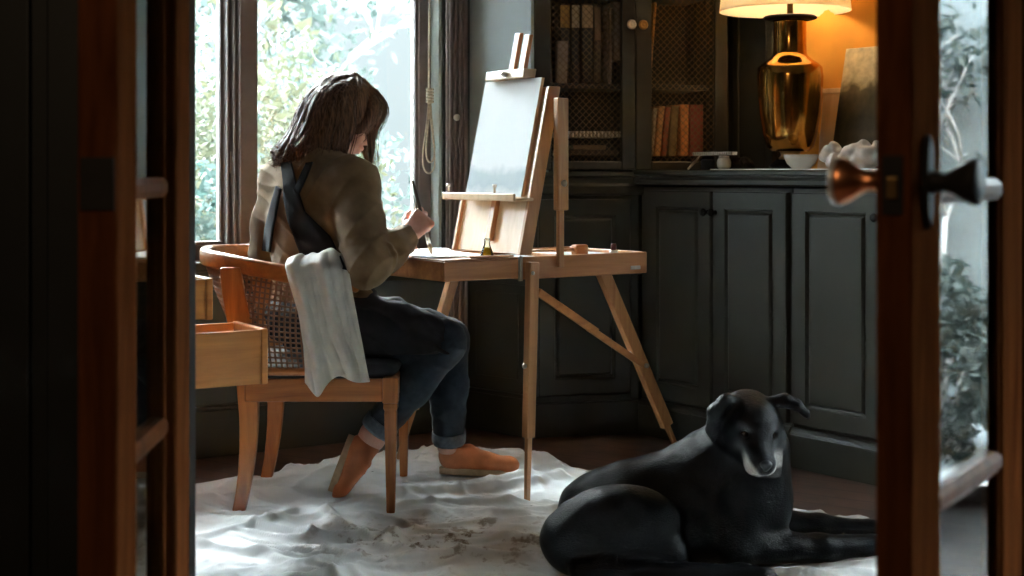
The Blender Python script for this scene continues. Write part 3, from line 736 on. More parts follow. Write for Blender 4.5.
# landscape painting leaning on the ochre wall, thin board behind it
def leaner(name, pa, pb, top_px, back, z0, h, th, mat, label, cat, tilt, parent_parts=None):
    a, b = onC(pa,back,z0), onC(pb,back,z0); w = (b-a).length
    t = thing(name, a, label, cat, CZ); t.rotation_euler = (-R(tilt),0,CZ); t.rotation_mode = 'XYZ'
    return t, w
def painting_mat():
    m, t, b = nt('landscape_paint')
    tc = N(t,'ShaderNodeTexCoord'); sx = N(t,'ShaderNodeSeparateXYZ'); t.links.new(tc.outputs['Object'], sx.inputs[0])
    n = N(t,'ShaderNodeTexNoise'); n.inputs['Scale'].default_value = 12; n.inputs['Detail'].default_value = 7; t.links.new(tc.outputs['Object'], n.inputs['Vector'])
    ad = N(t,'ShaderNodeMath', operation='MULTIPLY_ADD'); ad.inputs[1].default_value = .16; t.links.new(n.outputs['Fac'], ad.inputs[0]); t.links.new(sx.outputs['Z'], ad.inputs[2])
    mr = N(t,'ShaderNodeMapRange'); mr.inputs[1].default_value = .08; mr.inputs[2].default_value = .46; t.links.new(ad.outputs[0], mr.inputs[0])
    r = ramp(t, [(0,(.028,.024,.012)),(.25,(.075,.06,.028)),(.50,(.030,.026,.013)),(.70,(.065,.055,.030)),(.79,(.10,.085,.045)),(.86,(.46,.39,.24)),(1,(.58,.48,.29))]); t.links.new(mr.outputs[0], r.inputs[0])
    n2 = N(t,'ShaderNodeTexNoise'); n2.inputs['Scale'].default_value = 30; n2.inputs['Detail'].default_value = 5; t.links.new(tc.outputs['Object'], n2.inputs['Vector'])
    mx2 = N(t,'ShaderNodeMix', data_type='RGBA', blend_type='MULTIPLY'); mx2.inputs[0].default_value = 1
    rr = ramp(t, [(.3,(.72,.72,.72)),(.7,(1.25,1.25,1.25))]); t.links.new(n2.outputs['Fac'], rr.inputs[0]); t.links.new(r.outputs[0], mx2.inputs[6]); t.links.new(rr.outputs[0], mx2.inputs[7]); t.links.new(mx2.outputs[2], b.inputs['Base Color'])
    b.inputs['Roughness'].default_value = .5; bump(t,b,n2.outputs['Fac'],.3,.003); return m
PAINTING = painting_mat()
t, w = leaner('painting', 829, 930, 0, .325, RZ, .42, .018, None, 'unframed brown and grey landscape painting leaning on the ochre wall', 'painting', 12)
new_obj('canvas', MB().box(0,w,0,.018,0,.455), PAINTING, t, bevel=.002)
new_obj('stretcher', MB().box(.004,w-.004,.018,.030,.004,.03).box(.004,w-.004,.018,.030,.40,.428).box(.004,.034,.018,.03,.03,.40).box(w-.034,w-.004,.018,.03,.03,.40), BEECH, t)
t, w = leaner('wooden_board', 817, 850, 0, .395, RZ, .30, .012, None, 'narrow orange wooden board leaning on the wall behind the landscape painting', 'board', 7)
new_obj('plank', MB().box(0,w,0,.012,0,.30), BEECHL, t, bevel=.002)
new_obj('end_strip', MB().box(-.001,w+.001,-.003,.013,.285,.305), BEECHL, t, bevel=.002)

# bowl, rag, jars, ruler
bp = onC(801,.13,RZ); 
def bowl_prof(r, h, th=.004): 
    o_ = [(0,0),(r*.55,0),(r*.57,.004),(r*.80,h*.35),(r*.95,h*.72),(r,h)]; i_ = [(r-th,h),(r*.95-th,h*.74),(r*.78-th,h*.40),(r*.5,.009),(0,.008)]
    return o_+i_
centred('bowl', MB().lathe(bowl_prof(.062,.050), bp, 48), PORC, 'small white porcelain bowl between the lamp base and the grey rag', 'bowl', smooth=True)
# crumpled rag
rp = onC(850,.15,RZ); s = SDF((rp.x-.14,rp.y-.14,RZ-.005),(rp.x+.14,rp.y+.14,RZ+.10),.0032)
rr_ = random.Random(3)
for k in range(9):
    a = rr_.uniform(0,6.28); q = rr_.uniform(.0,.06); c1 = rp+Vector((math.cos(a)*q*.6, math.sin(a)*q*.8, rr_.uniform(.012,.062)))+CD*rr_.uniform(-.085,.085)
    c2 = c1+Vector((rr_.uniform(-.05,.05), rr_.uniform(-.05,.05), rr_.uniform(-.02,.025))); s.cap(c1,c2,rr_.uniform(.022,.032),rr_.uniform(.018,.026),.022)
s.ell(rp+Vector((0,0,.02)),(.085,.06,.03),k=.02); s.ell(rp+CD*.05+Vector((0,0,.03)),(.05,.05,.03),k=.02); s.wrinkle(.0075,[(90,40,60,0,2.4),(-60,90,-50,1,2.0),(50,70,110,2,2.2),(130,-90,70,.4,1.5)]); s.below(RZ)
t = thing('cleaning_rag', rp, 'crumpled greyish white rag on the worktop beside the bowl', 'rag')
solid_obj('cloth', s, GREYCL, t, 1)
# black cloth heap between jars and lamp
rp = onC(744,.18,RZ); s = SDF((rp.x-.16,rp.y-.16,RZ-.005),(rp.x+.16,rp.y+.16,RZ+.08),.004)
for k in range(6):
    c1 = rp+CD*(-.08+k*.022)+Vector((0,0,.014+.012*math.sin(k*1.9))); s.cap(c1,c1+CN*.05*math.sin(k)+CD*.03,.020,.016,.015)
s.wrinkle(.004,[(90,40,60,0,1.5),(-60,90,-50,1,1.2)]); s.below(RZ)
t = thing('black_cloth', rp, 'low heap of black cloth on the worktop left of the lamp foot', 'cloth')
t['label'] = 'low heap of black cloth on the worktop next to the lamp foot'
solid_obj('cloth', s, BLACKCL, t, 1)
j1 = onC(708,.10); j2 = onC(724,.09,RZ)
t = thing('ink_jar', j1, 'small squat black ink jar under the white ruler', 'jar')
new_obj('jar', MB().lathe([(0,0),(.024,0),(.027,.004),(.027,.034),(.022,.042),(0,.042)], n=32), BLACKCL, t, smooth=True)
new_obj('lid', MB().lathe([(0,.042),(.023,.042),(.023,.053),(0,.054)], n=32), IRON, t, smooth=True)
t = thing('paint_jar', j2, 'small round white paint jar under the end of the ruler', 'jar')
new_obj('jar', MB().lathe([(0,0),(.020,0),(.026,.008),(.027,.024),(.024,.036),(.019,.041),(0,.041)], n=32), PORC, t, smooth=True)
new_obj('lid', MB().lathe([(0,.041),(.020,.041),(.020,.049),(0,.0495)], n=32), PORC, t, smooth=True)
# ruler with tick marks across the jars
ra, rb = onC(695,.105,WTZ+.055), onC(735,.085,WTZ+.055); dv = (rb-ra); t = thing('ruler', ra, 'short white ruler with dark ticks resting across two small jars', 'ruler', math.atan2(dv.y,dv.x))
wl = dv.length
new_obj('blade', MB().box(0,wl,-.012,.012,0,.013), PORC, t, bevel=.001)
tk = MB()
for k in range(18): tk.box(wl*(k+.5)/18-.0012,wl*(k+.5)/18+.0012,-.0128,-.0115,.004 if k%3 else .001,.012)
new_obj('tick_marks', tk, BLACKCL, t)
ka, kb = onC(688,.07,WTZ+.003), onC(700,.125,WTZ+.055)
t = thing('palette_knife', ka, 'thin pale palette knife leaning on the black ink jar', 'palette knife')
new_obj('handle', MB().tube([(0,0,0),tuple((kb-ka)*.5)],[.004,.005],10), LATCH, t, smooth=True)
new_obj('blade', MB().bar((kb-ka)*.5,(kb-ka),.010,.0015,.004,.001), METAL, t)
# sash cord
c = P(424,0,5.62); pts = []
top = W0+WD*.872+WO*.05; sx = top
cord = thing('blind_cord', (sx.x,sx.y,1.05), 'looped cotton blind cord hanging in the window recess above the painting hand', 'cord')
def cw(dx, z): return (dx*WD.x, dx*WD.y-.01, z-1.05)
k = MB(); k.tube([cw(.0,WT-.002),cw(.004,1.9),cw(.002,1.6),cw(.0,1.34)], .0042, 8)
new_obj('hanging_cord', k, ROPE, cord, smooth=True)
lp_ = MB(); n = 28
for off, w_ in ((0,.030),(.006,.020)):
    pts = []
    for i in range(n+1):
        u = i/n; a = math.pi*u*2; zz = 1.325-.31*(math.sin(math.pi*u)**.8)*(1 if off == 0 else .86); xx = w_*math.sin(2*math.pi*u)*(.5+.9*math.sin(math.pi*u))*.8+off
        pts.append(cw(xx,zz))
    lp_.tube(pts, .0035, 7)
new_obj('loop', lp_, ROPE, cord, smooth=True)
kn = MB()
for i in range(5):
    z = 1.345-.012*i; kn.tube([cw(.013*math.cos(q*.9),z+.004*math.sin(q*.9)) if q % 2 else (cw(.013*math.cos(q*.9),z)[0]+.006, cw(.013*math.cos(q*.9),z)[1]-.012, z-1.05) for q in range(8)], .005, 7)
new_obj('knot', kn, ROPE, cord, smooth=True)
# ================================================================== drop cloth on the floor
def interp(x, xs, ys):
    return float(np.interp(x, xs, ys))
bk = [(-2.2,4.15),(-1.35,4.38),(-1.02,4.58),(-.80,4.78),(-.588,5.00),(-.30,5.20),(-.10,5.18),(.065,5.02),(.26,4.80),(.55,4.55),(.817,4.30),(1.047,4.09),(1.329,3.89),(1.75,3.70)]
bx = [p[0] for p in bk]; by = [p[1] for p in bk]
def cloth_h(x, y):
    """crumpled canvas: long soft ridges, shorter creases, fine buckles"""
    wx = .25*mnoise.noise(Vector((x*2.1,y*2.1,.3))); wy = .25*mnoise.noise(Vector((x*2.1,y*2.1,7.3)))
    def rid(fx, fy, sk, z, sharp):
        n = mnoise.noise(Vector(((x+wx)*fx+(y+wy)*sk, (y+wy)*fy-(x+wx)*sk*.6, z))); return max(0, 1-abs(n)*2.3)**sharp
    mask = .5+.5*mnoise.noise(Vector((x*1.3,y*1.3,9.)))
    ft = 1
    for fx, fy, fr in FEET: ft = min(ft, 1-math.exp(-(((x-fx)**2+(y-fy)**2)/(fr*.7)**2)))
    return .003 + ft*(.020*rid(.9,3.4,.5,1.7,3.0)*(.35+mask) + .020*rid(2.6,4.4,-1.1,5.1,4.0)*(.3+mask) + .017*rid(5.5,8.,2.0,3.3,3.5)*(.3+mask) + .0045*rid(11,15,-3.,8.8,2.0) + .003*mnoise.fractal(Vector((x*14,y*17,0)),1.,2.,3))
FEET = [(-.361,4.24,.07),(-.361,4.74,.07),(-.812,4.245,.07),(-.818,4.735,.07),(.046,4.36,.06),(-.40,5.0,.07),(-.15,4.745,.13),(-.56,4.45,.07),(.20,3.62,.25),(.45,3.60,.25),(.70,3.70,.22),(.90,3.80,.16),(-1.2,4.0,.2),(-.86,4.05,.1)]
def bump_ridge(x, y):
    h = 0
    for (x0,y0,x1,y1,amp,wd) in RIDGES:
        dx, dy = x1-x0, y1-y0; t = max(0, min(1, ((x-x0)*dx+(y-y0)*dy)/(dx*dx+dy*dy))); q = math.hypot(x-x0-t*dx, y-y0-t*dy)
        h += 1.5*amp*math.exp(-(q/(wd*.7))**2)*math.sin(math.pi*min(1,max(0.02,.1+.8*t)))**.5
    for fx, fy, fr in FEET: h *= 1-math.exp(-(((x-fx)**2+(y-fy)**2)/(fr*.7)**2))
    return h
RIDGES = []
for a, b, amp, wd in (((395,502),(545,487),.020,.035),((400,510),(545,507),.014,.022),((455,492),(560,480),.022,.04),((200,498),(330,478),.012,.04),((150,520),(250,500),.02,.05),((200,540),(330,520),.012,.03),((540,485),(600,500),.015,.03),((790,520),(860,545),.016,.03),((230,548),(300,570),.012,.03)):
    da, db = F*CAMH/(a[1]-HY), F*CAMH/(b[1]-HY); RIDGES.append(((a[0]-512)/F*da, da, (b[0]-512)/F*db, db, amp, wd))
grid = []
nu, nv = 520, 380
for j in range(nv+1):
    row = []
    for i in range(nu+1):
        x = -1.9+3.6*i/nu; yb = interp(x, bx, by)+.025*mnoise.noise(Vector((x*3,0,0))); yf = 2.75; v = j/nv; y = yf+(yb-yf)*v
        row.append((x, y, max(.002, cloth_h(x,y)+bump_ridge(x,y))-.0))
    grid.append(row)
DCX, DCY = 0., 3.9
m = MB().quadstrip([[(x-DCX,y-DCY,z) for x,y,z in r] for r in grid])
o = new_obj('drop_cloth', m, DROPM, smooth=True, solid=.0025); o.location = (DCX,DCY,0)
tag(o, 'crumpled white canvas drop cloth with paint stains spread over the wooden floor', 'drop cloth')
def cz(x, y): return cloth_h(x,y)+bump_ridge(x,y)

# ================================================================== chest with two drawers pulled out
cd = Vector((.857,.515,0)).normalized(); cn = Vector((-.515,.857,0)); crz = math.atan2(cd.y,cd.x)
corner = P(268,330,4.0); K = Vector((corner.x,corner.y,0))     # near right corner of the lower drawer
t = thing('chest_of_drawers', K-cd*.245, 'honey coloured wooden chest with two drawers pulled out beside the cane armchair', 'chest of drawers', crz)
b = MB(); b.box(-.62,-.02,-.015,.26,.05,.095); b.box(-.62,-.02,-.015,.0,.095,.80); b.box(-.62,-.02,.245,.26,.095,.80); b.box(-.62,-.60,.0,.245,.095,.80); b.box(-.62,-.02,.0,.245,.58,.60); b.box(-.62,-.02,.0,.245,.41,.4235)
b.box(-.64,.0,-.03,.275,.80,.822)
new_obj('body', b, CHESTW, t, bevel=.004)
new_obj('foot', MB().box(-.62,-.57,-.01,.04,0,.05), CHESTW, t); new_obj('foot', MB().box(-.07,-.02,-.01,.04,0,.05), CHESTW, t)
new_obj('foot', MB().box(-.62,-.57,.21,.26,0,.05), CHESTW, t); new_obj('foot', MB().box(-.07,-.02,.21,.26,0,.05), CHESTW, t)
def drawer(x1, z0, z1, yd):
    d_ = MB(); th = .014; x0 = x1-.50
    d_.box(x0,x1-.02,.003,.003+th,z0,z1); d_.box(x0,x1-.02,yd-th,yd,z0,z1); d_.box(x0,x0+th,.003+th,yd-th,z0,z1); d_.box(x0+th,x1-.02,.003+th,yd-th,z0+.006,z0+.014)
    o = new_obj('drawer', d_, CHESTW, t, bevel=.002)
    new_obj('drawer_front', MB().box(x1-.02,x1,-.002,yd+.004,z0-.002,z1+.003), CHESTW, o, bevel=.004)
    k = MB().lathe([(0,0),(.008,0),(.007,.01),(.014,.018),(.012,.026),(0,.027)], (x1,yd/2,(z0+z1)/2), 20, (1,0,0))
    new_obj('knob', k, BRASSM, o, smooth=True); return o
drawer(.245, .425, .577, .235)
drawer(.085, .615, .725, .235)
# ================================================================== cane armchair, facing the easel
CH = Vector((-.58,4.48,0))
t = thing('armchair', CH, 'walnut barrel armchair with cane back under the seated painter', 'armchair')
rail = [P(358,285,4.225),P(335,281,4.20),P(290,274.5,4.205),P(250,267,4.25),P(222,261,4.33),P(207,257.5,4.44),P(205,255,4.53),P(215,253,4.63),P(238,252,4.71),P(262,253,4.75),P(300,258,4.775),P(358,274,4.77)]
def spline(pts, n=6):
    out = []; m = len(pts)
    for i in range(m-1):
        p0,p1,p2,p3 = pts[max(i-1,0)],pts[i],pts[i+1],pts[min(i+2,m-1)]
        for k in range(n):
            u = k/n; out.append(.5*((2*p1)+(p2-p0)*u+(2*p0-5*p1+4*p2-p3)*u*u+(3*p1-p0-3*p2+p3)*u**3))
    out.append(pts[-1]); return out
rs = spline(rail)
rings = []
for i, p in enumerate(rs):
    d_ = rs[min(i+1,len(rs)-1)]-rs[max(i-1,0)]; d_.z = 0; d_.normalize(); nrm = Vector((d_.y,-d_.x,0)); e = 1 if 2 < i < len(rs)-3 else (.72 if i in (0,len(rs)-1) else .9)
    ring = []
    for k in range(12):
        a = 2*math.pi*k/12; ca, sa_ = math.cos(a), math.sin(a); sq = lambda v: math.copysign(abs(v)**.6, v)
        ring.append(p+nrm*sq(ca)*.015*e+Vector((0,0,sq(sa_)*.0265*e)))
    rings.append(ring)
new_obj('back_rail', MB().loft(rings), CHAIRW, t, smooth=True, world=True)
SX0, SX1, SY0, SY1 = -.815, -.338, 4.215, 4.765
f = MB(); z0, z1 = .337, .406
f.box(SX0+.02,SX1-.046,SY0+.006,SY0+.034,z0,z1); f.box(SX0+.02,SX1-.046,SY1-.034,SY1-.006,z0,z1); f.box(SX0,SX0+.03,SY0+.034,SY1-.034,z0,z1); f.box(SX1-.038,SX1-.008,SY0+.046,SY1-.046,z0,z1)
new_obj('seat_frame', f, CHAIRW, t, bevel=.005, world=True)
for yy in (SY0, SY1-.046):
    l = MB(); cx, cy = SX1-.023, yy+.023
    l.box(SX1-.046,SX1,yy,yy+.046,.333,.409)
    l.loft([[(cx+sx*w,cy+sy*w,z) for sx,sy in ((-1,-1),(1,-1),(1,1),(-1,1))] for w,z in ((.0205,.333),(.021,.318),(.0175,.310),(.0185,.30),(.0125,.012),(.011,.0))])
    new_obj('leg', l, CHAIRZ, t, bevel=.003, world=True)
for yy, sg in ((4.255,1), (4.735,-1)):
    l = MB(); path = [(-.842,.735,.030,.014),(-.832,.66,.034,.016),(-.808,.55,.038,.018),(-.790,.43,.036,.019),(-.789,.36,.031,.019),(-.786,.28,.028,.0175),(-.790,.18,.0245,.016),(-.802,.08,.021,.015),(-.818,.0,.019,.014)]
    pts = spline([Vector((a,yy-(sg*.022 if q < .2 else 0)*0,q)) for a,q,_,_ in path],4); n = len(pts)-1
    rg = []
    for i, p in enumerate(pts):
        u = i/n*(len(path)-1); a = int(min(u,len(path)-2)); w = u-a; hx = path[a][2]*(1-w)+path[a+1][2]*w; hy = path[a][3]*(1-w)+path[a+1][3]*w
        rg.append([p+Vector((sx*hx,sy*hy,0)) for sx,sy in ((-1,-1),(1,-1),(1,1),(-1,1))])
    new_obj('leg', l.loft(rg), CHAIRZ, t, bevel=.005, world=True)
# front arm posts under the arm ends
for yy in (4.225, 4.755):
    p = spline([Vector((-.545,yy,.40)),Vector((-.53,yy,.50)),Vector((-.535,yy,.60)),Vector((-.545,yy,.675))],5)
    new_obj('arm_support', MB().tube(p,[.016]*len(p),10), CHAIRZ, t, smooth=True, world=True)
# cushion
rg = []
for z, e in ((.405,-.012),(.412,-.002),(.428,.004),(.442,-.004),(.449,-.03),(.452,-.10)):
    ring = []; cx, cy, hx, hy = (SX0+SX1)/2, (SY0+SY1)/2, (SX1-SX0)/2-.006+e, (SY1-SY0)/2-.006+e
    for k in range(48):
        a = 2*math.pi*k/48; q = lambda v: math.copysign(abs(v)**.28, v); ring.append((cx+hx*q(math.cos(a)), cy+hy*q(math.sin(a)), z))
    rg.append(ring)
new_obj('seat_cushion', MB().loft(rg), BLACKC, t, smooth=True, world=True)
# woven cane panel between rail and seat: real holes
top = [p-Vector((0,0,.018)) for p in rs[6:len(rs)-4]]
def resample(pts, n):
    L_ = [0]
    for a, b in zip(pts[:-1],pts[1:]): L_.append(L_[-1]+(b-a).length)
    out = []
    for k in range(n+1):
        q = L_[-1]*k/n; i = max(0,min(len(pts)-2, int(np.searchsorted(L_, q))-1)); w = (q-L_[i])/max(1e-9,L_[i+1]-L_[i]); out.append(pts[i].lerp(pts[i+1],w))
    return out
bot = [Vector((-.53,4.226,.415)),Vector((-.60,4.222,.415)),Vector((-.72,4.222,.415)),Vector((-.79,4.245,.415)),Vector((-.815,4.30,.415)),Vector((-.82,4.49,.415)),Vector((-.815,4.68,.415)),Vector((-.79,4.74,.415)),Vector((-.72,4.757,.415)),Vector((-.53,4.757,.415))]
NU, NV = 192, 56
T_, B_ = resample(top,NU), resample(spline(bot,4),NU)
g = [[T_[i].lerp(B_[i], j/NV)+Vector((-.012*math.sin(math.pi*j/NV),0,0)) for i in range(NU+1)] for j in range(NV+1)]
m = MB(); m.v = [tuple(p) for r in g for p in r]
for j in range(NV):
    for i in range(NU):
        if (i % 3 != 0) and (j % 3 != 0): continue
        m.f.append((j*(NU+1)+i, j*(NU+1)+i+1, (j+1)*(NU+1)+i+1, (j+1)*(NU+1)+i))
new_obj('cane_panel', m, CANE, t, world=True, solid=.003)
new_obj('lower_rail', MB().tube([p+Vector((0,0,.012)) for p in B_[::4]], .012, 8), CHAIRW, t, smooth=True, world=True)

# ================================================================== towel over the chair rail
def lerp(a,b,u): return a+(b-a)*u
tw = []
nu, nv = 46, 80
# stations down the cloth: (left px, right px, y px, depth)
ST_ = [(-.35,(300,340),(262,258),4.262),(-.22,(294,345),(258,255),4.245),(-.10,(288,347),(259,262),4.215),(0,(285,349),(265,272),4.178),(.12,(289,352),(282,290),4.165),(.35,(298,358),(312,322),4.158),(.65,(303,364),(345,352),4.155),(.86,(305,368),(372,374),4.158),(1.0,(305,370),(389,382),4.16)]
vs = [s[0] for s in ST_]
for j in range(nv+1):
    v = lerp(-.35,1.0,j/nv); row = []
    L0 = np.interp(v,vs,[s[1][0] for s in ST_]); R0 = np.interp(v,vs,[s[1][1] for s in ST_]); yl = np.interp(v,vs,[s[2][0] for s in ST_]); yr = np.interp(v,vs,[s[2][1] for s in ST_]); dd = np.interp(v,vs,[s[3] for s in ST_])
    for i in range(nu+1):
        u = i/nu; px = lerp(L0,R0,u); py = lerp(yl,yr,u)
        if v > .6: py += (v-.6)/.4*(10*math.exp(-((u-.2)/.10)**2) - 9*math.exp(-((u-.52)/.18)**2) - 6*math.exp(-((u-.0)/.06)**2))
        if v < .15: py += -4*math.sin(math.pi*u)*(1 if v < .1 else (.15-v)/.05)
        vv = max(0,v); uw = u+.05*math.sin(vv*3.1+.4)+.03*mnoise.noise(Vector((u*3,vv*3,1)))
        tri = lambda q: abs((q % 1)*2-1)
        fold = (.036+.034*vv)*(tri(uw*2.1+.15)**1.5-.5)+.024*(tri(uw*4.3-vv*.7)**1.4-.5)+.016*(tri(vv*2.6+uw*1.7)-.5)*min(1,vv*3)+.013*mnoise.noise(Vector((u*5,v*6,2)))
        fold *= min(1, .5+max(0,v)*2.4); fold = min(fold, .014+.02*vv)
        if v < .12: py += 5*mnoise.noise(Vector((u*5,v*4,4)))-3*math.exp(-((u-.75)/.2)**2)
        p = P(px,py,dd+fold); row.append(tuple(p))
    tw.append(row)
m = MB().quadstrip(tw)
o = centred('white_towel', m, LINEN, 'rumpled white cotton cloth hung over the near arm rail of the cane armchair', 'cloth', smooth=True, solid=.004)
md = o.modifiers.new('soft','SUBSURF'); md.levels = 1; md.render_levels = 1

# ================================================================== sketch box easel
EA = dirv(.82,.572); EB = dirv(-.572,.82); EZ = math.atan2(EA.y,EA.x); K0 = Vector((.0216,4.38,0))
def E(a, b, z): return K0+EA*a+EB*b+Vector((0,0,z))
t = thing('box_easel', K0, 'folding wooden box easel on three splayed legs, its tray facing the painter', 'easel', EZ)
ZT, ZB, BW, BL_ = .758, .688, .42, .515
b = MB(); th = .013
b.box(0,BL_,0,th,ZB,ZT); b.box(0,BL_,BW-th,BW,ZB,ZT); b.box(BL_-th,BL_,th,BW-th,ZB,ZT); b.box(0,th,th,BW-th,ZB,ZT-.03); b.box(th,BL_-th,th,BW-th,ZB,ZB+.006)
b.box(.25,.26,th,BW-th,ZB+.006,ZT-.006)
new_obj('box', b, BEECH, t, bevel=.003)
tin = MB().box(.02,.245,.018,BW-.018,ZT-.022,ZT-.018).box(.268,BL_-.018,.018,BW-.018,ZT-.016,ZT-.012)
new_obj('tin_tray', tin, plain('zinc_tray', (.62,.62,.60), rough=.4, mottle=.08), t)
dr = MB(); x0 = -.272
dr.box(x0,.03,-.001,.011,ZB+.005,ZT-.006); dr.box(x0,.03,BW-.011,BW+.001,ZB+.005,ZT-.006); dr.box(x0,x0+.012,.011,BW-.011,ZB+.005,ZT-.006); dr.box(x0+.012,.03,.011,BW-.011,ZB+.008,ZB+.013)
d_ = new_obj('drawer', dr, BEECH, t, bevel=.003)
new_obj('palette_board', MB().box(x0+.004,.018,.006,BW-.006,ZT-.006,ZT-.001), BEECH, d_, bevel=.0015)
new_obj('corner_hinge', MB().box(-.004,.012,-.004,.0,ZB-.004,ZT+.002).lathe([(0,0),(.004,0),(.004,.075),(0,.075)],(.004,-.005,ZB-.002),12), METAL, t)
new_obj('clasp', MB().box(.445,.485,-.003,.0,ZB+.014,ZB+.026), METAL, t, bevel=.001)
# leaning lid: panel with side stiles
def lid(a_off, z): # point on the leaning plane: offset forward of the panel face, height
    return .028+(z-.762)*.214+a_off
def slab(m, b0, b1, za, zb, f0, f1):
    v = [(lid(f,z),b_,z) for z in (za,zb) for b_ in (b0,b1) for f in (f0,f1)]
    return m.add(v, [(0,2,3,1),(4,5,7,6),(0,1,5,4),(2,6,7,3),(0,4,6,2),(1,3,7,5)])
lpn = slab(MB(), .03,.40,.764,.945,.0,.007); slab(lpn,.03,.36,.945,1.278,.0,.007)
new_obj('lid_panel', lpn, BEECHL, t)
fr = MB(); slab(fr,.018,.034,.762,1.29,-.012,.034); slab(fr,.398,.414,.762,.945,-.012,.034); slab(fr,.352,.366,.945,1.29,-.002,.034); slab(fr,.034,.352,1.262,1.29,-.004,.034); slab(fr,.034,.398,.762,.79,.007,.034)
new_obj('lid_frame', fr, BEECHZ, t, bevel=.003)
# canvas mast with forked top, ledge and clamp
ms = MB(); slab(ms,.190,.216,.80,.929,-.020,-.002)
new_obj('mast', ms, BEECHZ, t, bevel=.002)
fk = MB(); slab(fk,.200,.230,1.285,1.470,.004,.020); slab(fk,.258,.288,1.285,1.480,.004,.020)
new_obj('fork', fk, BEECHZ, t, bevel=.002)
lg = MB(); lg.box(-.022,.052,-.006,.405,.930,.940); lg.box(-.026,-.016,-.006,.405,.930,.953)
new_obj('ledge', lg, BEECHL, t, bevel=.003)
cp = MB(); 
for bb in (.085,.385): cp.lathe([(0,0),(.004,0),(.004,.018),(.007,.02),(.007,.028),(0,.029)],(-.020,bb,.956),12)
new_obj('ledge_peg', MB().lathe([(0,0),(.004,0),(.004,.018),(.007,.02),(.007,.028),(0,.029)],(-.020,-.0+.105,.953),12), METAL, t, smooth=True)
new_obj('ledge_peg', MB().lathe([(0,0),(.004,0),(.004,.018),(.007,.02),(.007,.028),(0,.029)],(-.020,.375,.953),12), METAL, t, smooth=True)
cl = MB(); slab(cl,.125,.345,1.322,1.352,-.045,.004); slab(cl,.150,.30,1.318,1.345,.004,.022)
new_obj('canvas_clamp', cl, BEECHL, t, bevel=.003)
new_obj('clamp_screw', MB().lathe([(0,0),(.009,0),(.009,.012),(.006,.014),(.006,.02),(0,.02)],(lid(-.045,1.337),.225,1.337),16,(-1,0,.2)), METAL, t, smooth=True)
# side strut
new_obj('side_strut', MB().box(.128,.170,-.030,-.004,.90,1.252), BEECHZ, t, bevel=.004)
new_obj('strut_rod', MB().box(.138,.158,-.022,-.006,.722,.905), BEECHZ, t, bevel=.002)
new_obj('strut_knob', MB().lathe([(0,0),(.009,0),(.011,.006),(.007,.012),(0,.013)],(.148,-.030,.985),16,(0,-1,0)), METAL, t, smooth=True)
# legs (world points converted to easel axes)
def loc(p):
    q = Vector(p)-K0; return Vector((q.dot(EA),q.dot(EB),q.z))
def leg(top, foot, zj, w=.034, dp=.030, side=(1,0,0)):
    a, b_ = Vector(top), Vector(foot); u = (a.z-zj)/(a.z-b_.z); j = a.lerp(b_,u); d0 = (b_-a).normalized()
    lm = MB(); lm.bar(a,j,w,dp,w*.94,dp*.94,side)
    o = new_obj('leg', lm, BEECHZ, t, bevel=.003)
    r_ = MB(); e = j-d0*.04; r_.bar(e,b_,.019,.017,.015,.014,side)
    new_obj('leg_extension', r_, BEECHZ, o, bevel=.002)
    kn = a.lerp(b_,.43); s_ = Vector(side)
    new_obj('leg_screw', MB().lathe([(0,0),(.007,0),(.009,.006),(.005,.010),(0,.011)],kn-Vector((w*.5,0,0)),14,(-1,0,0)), METAL, o, smooth=True)
    return o
n1 = P(532.5,262,4.375); f1 = P(527,503,4.36)
leg(loc(n1), loc(f1), .205, side=(1,0,0))
new_obj('leg_bolt', MB().lathe([(0,0),(.006,0),(.006,.006),(0,.007)],loc(P(533,273,4.357)),14,loc(K0+Vector((0,-1,0)))), METAL, t, smooth=True)
n2 = E(.05,.43,.71); f2 = Vector((-.40,5.0,0.012))
leg(loc(n2), loc(f2), .20)
n3 = E(.475,.20,.705); f3 = Vector((.600,5.03,0.0))
a3, b3 = loc(n3), loc(f3)
sd = (0,1,0)
l3 = leg(a3, b3, .13, w=.030, dp=.045, side=sd)
# slotted back leg: second rail beside the first
off = Vector((.0,.0,.0)); 
q0, q1 = loc(P(538,292,4.385)), a3.lerp(b3,.50)+Vector((0,-.02,0))
br = MB(); br.bar(q0, q0.lerp(q1,.52), .012,.026,.012,.026,(0,1,0)); br.bar(q0.lerp(q1,.46)+Vector((0,.012,0)), q1+Vector((0,.012,0)), .012,.022,.012,.022,(0,1,0))
new_obj('brace', br, BEECH, t, bevel=.002)
new_obj('brace_bolt', MB().lathe([(0,0),(.008,0),(.008,.008),(0,.009)],q1+Vector((0,-.004,0)),14,(0,-1,0)), METAL, t, smooth=True)
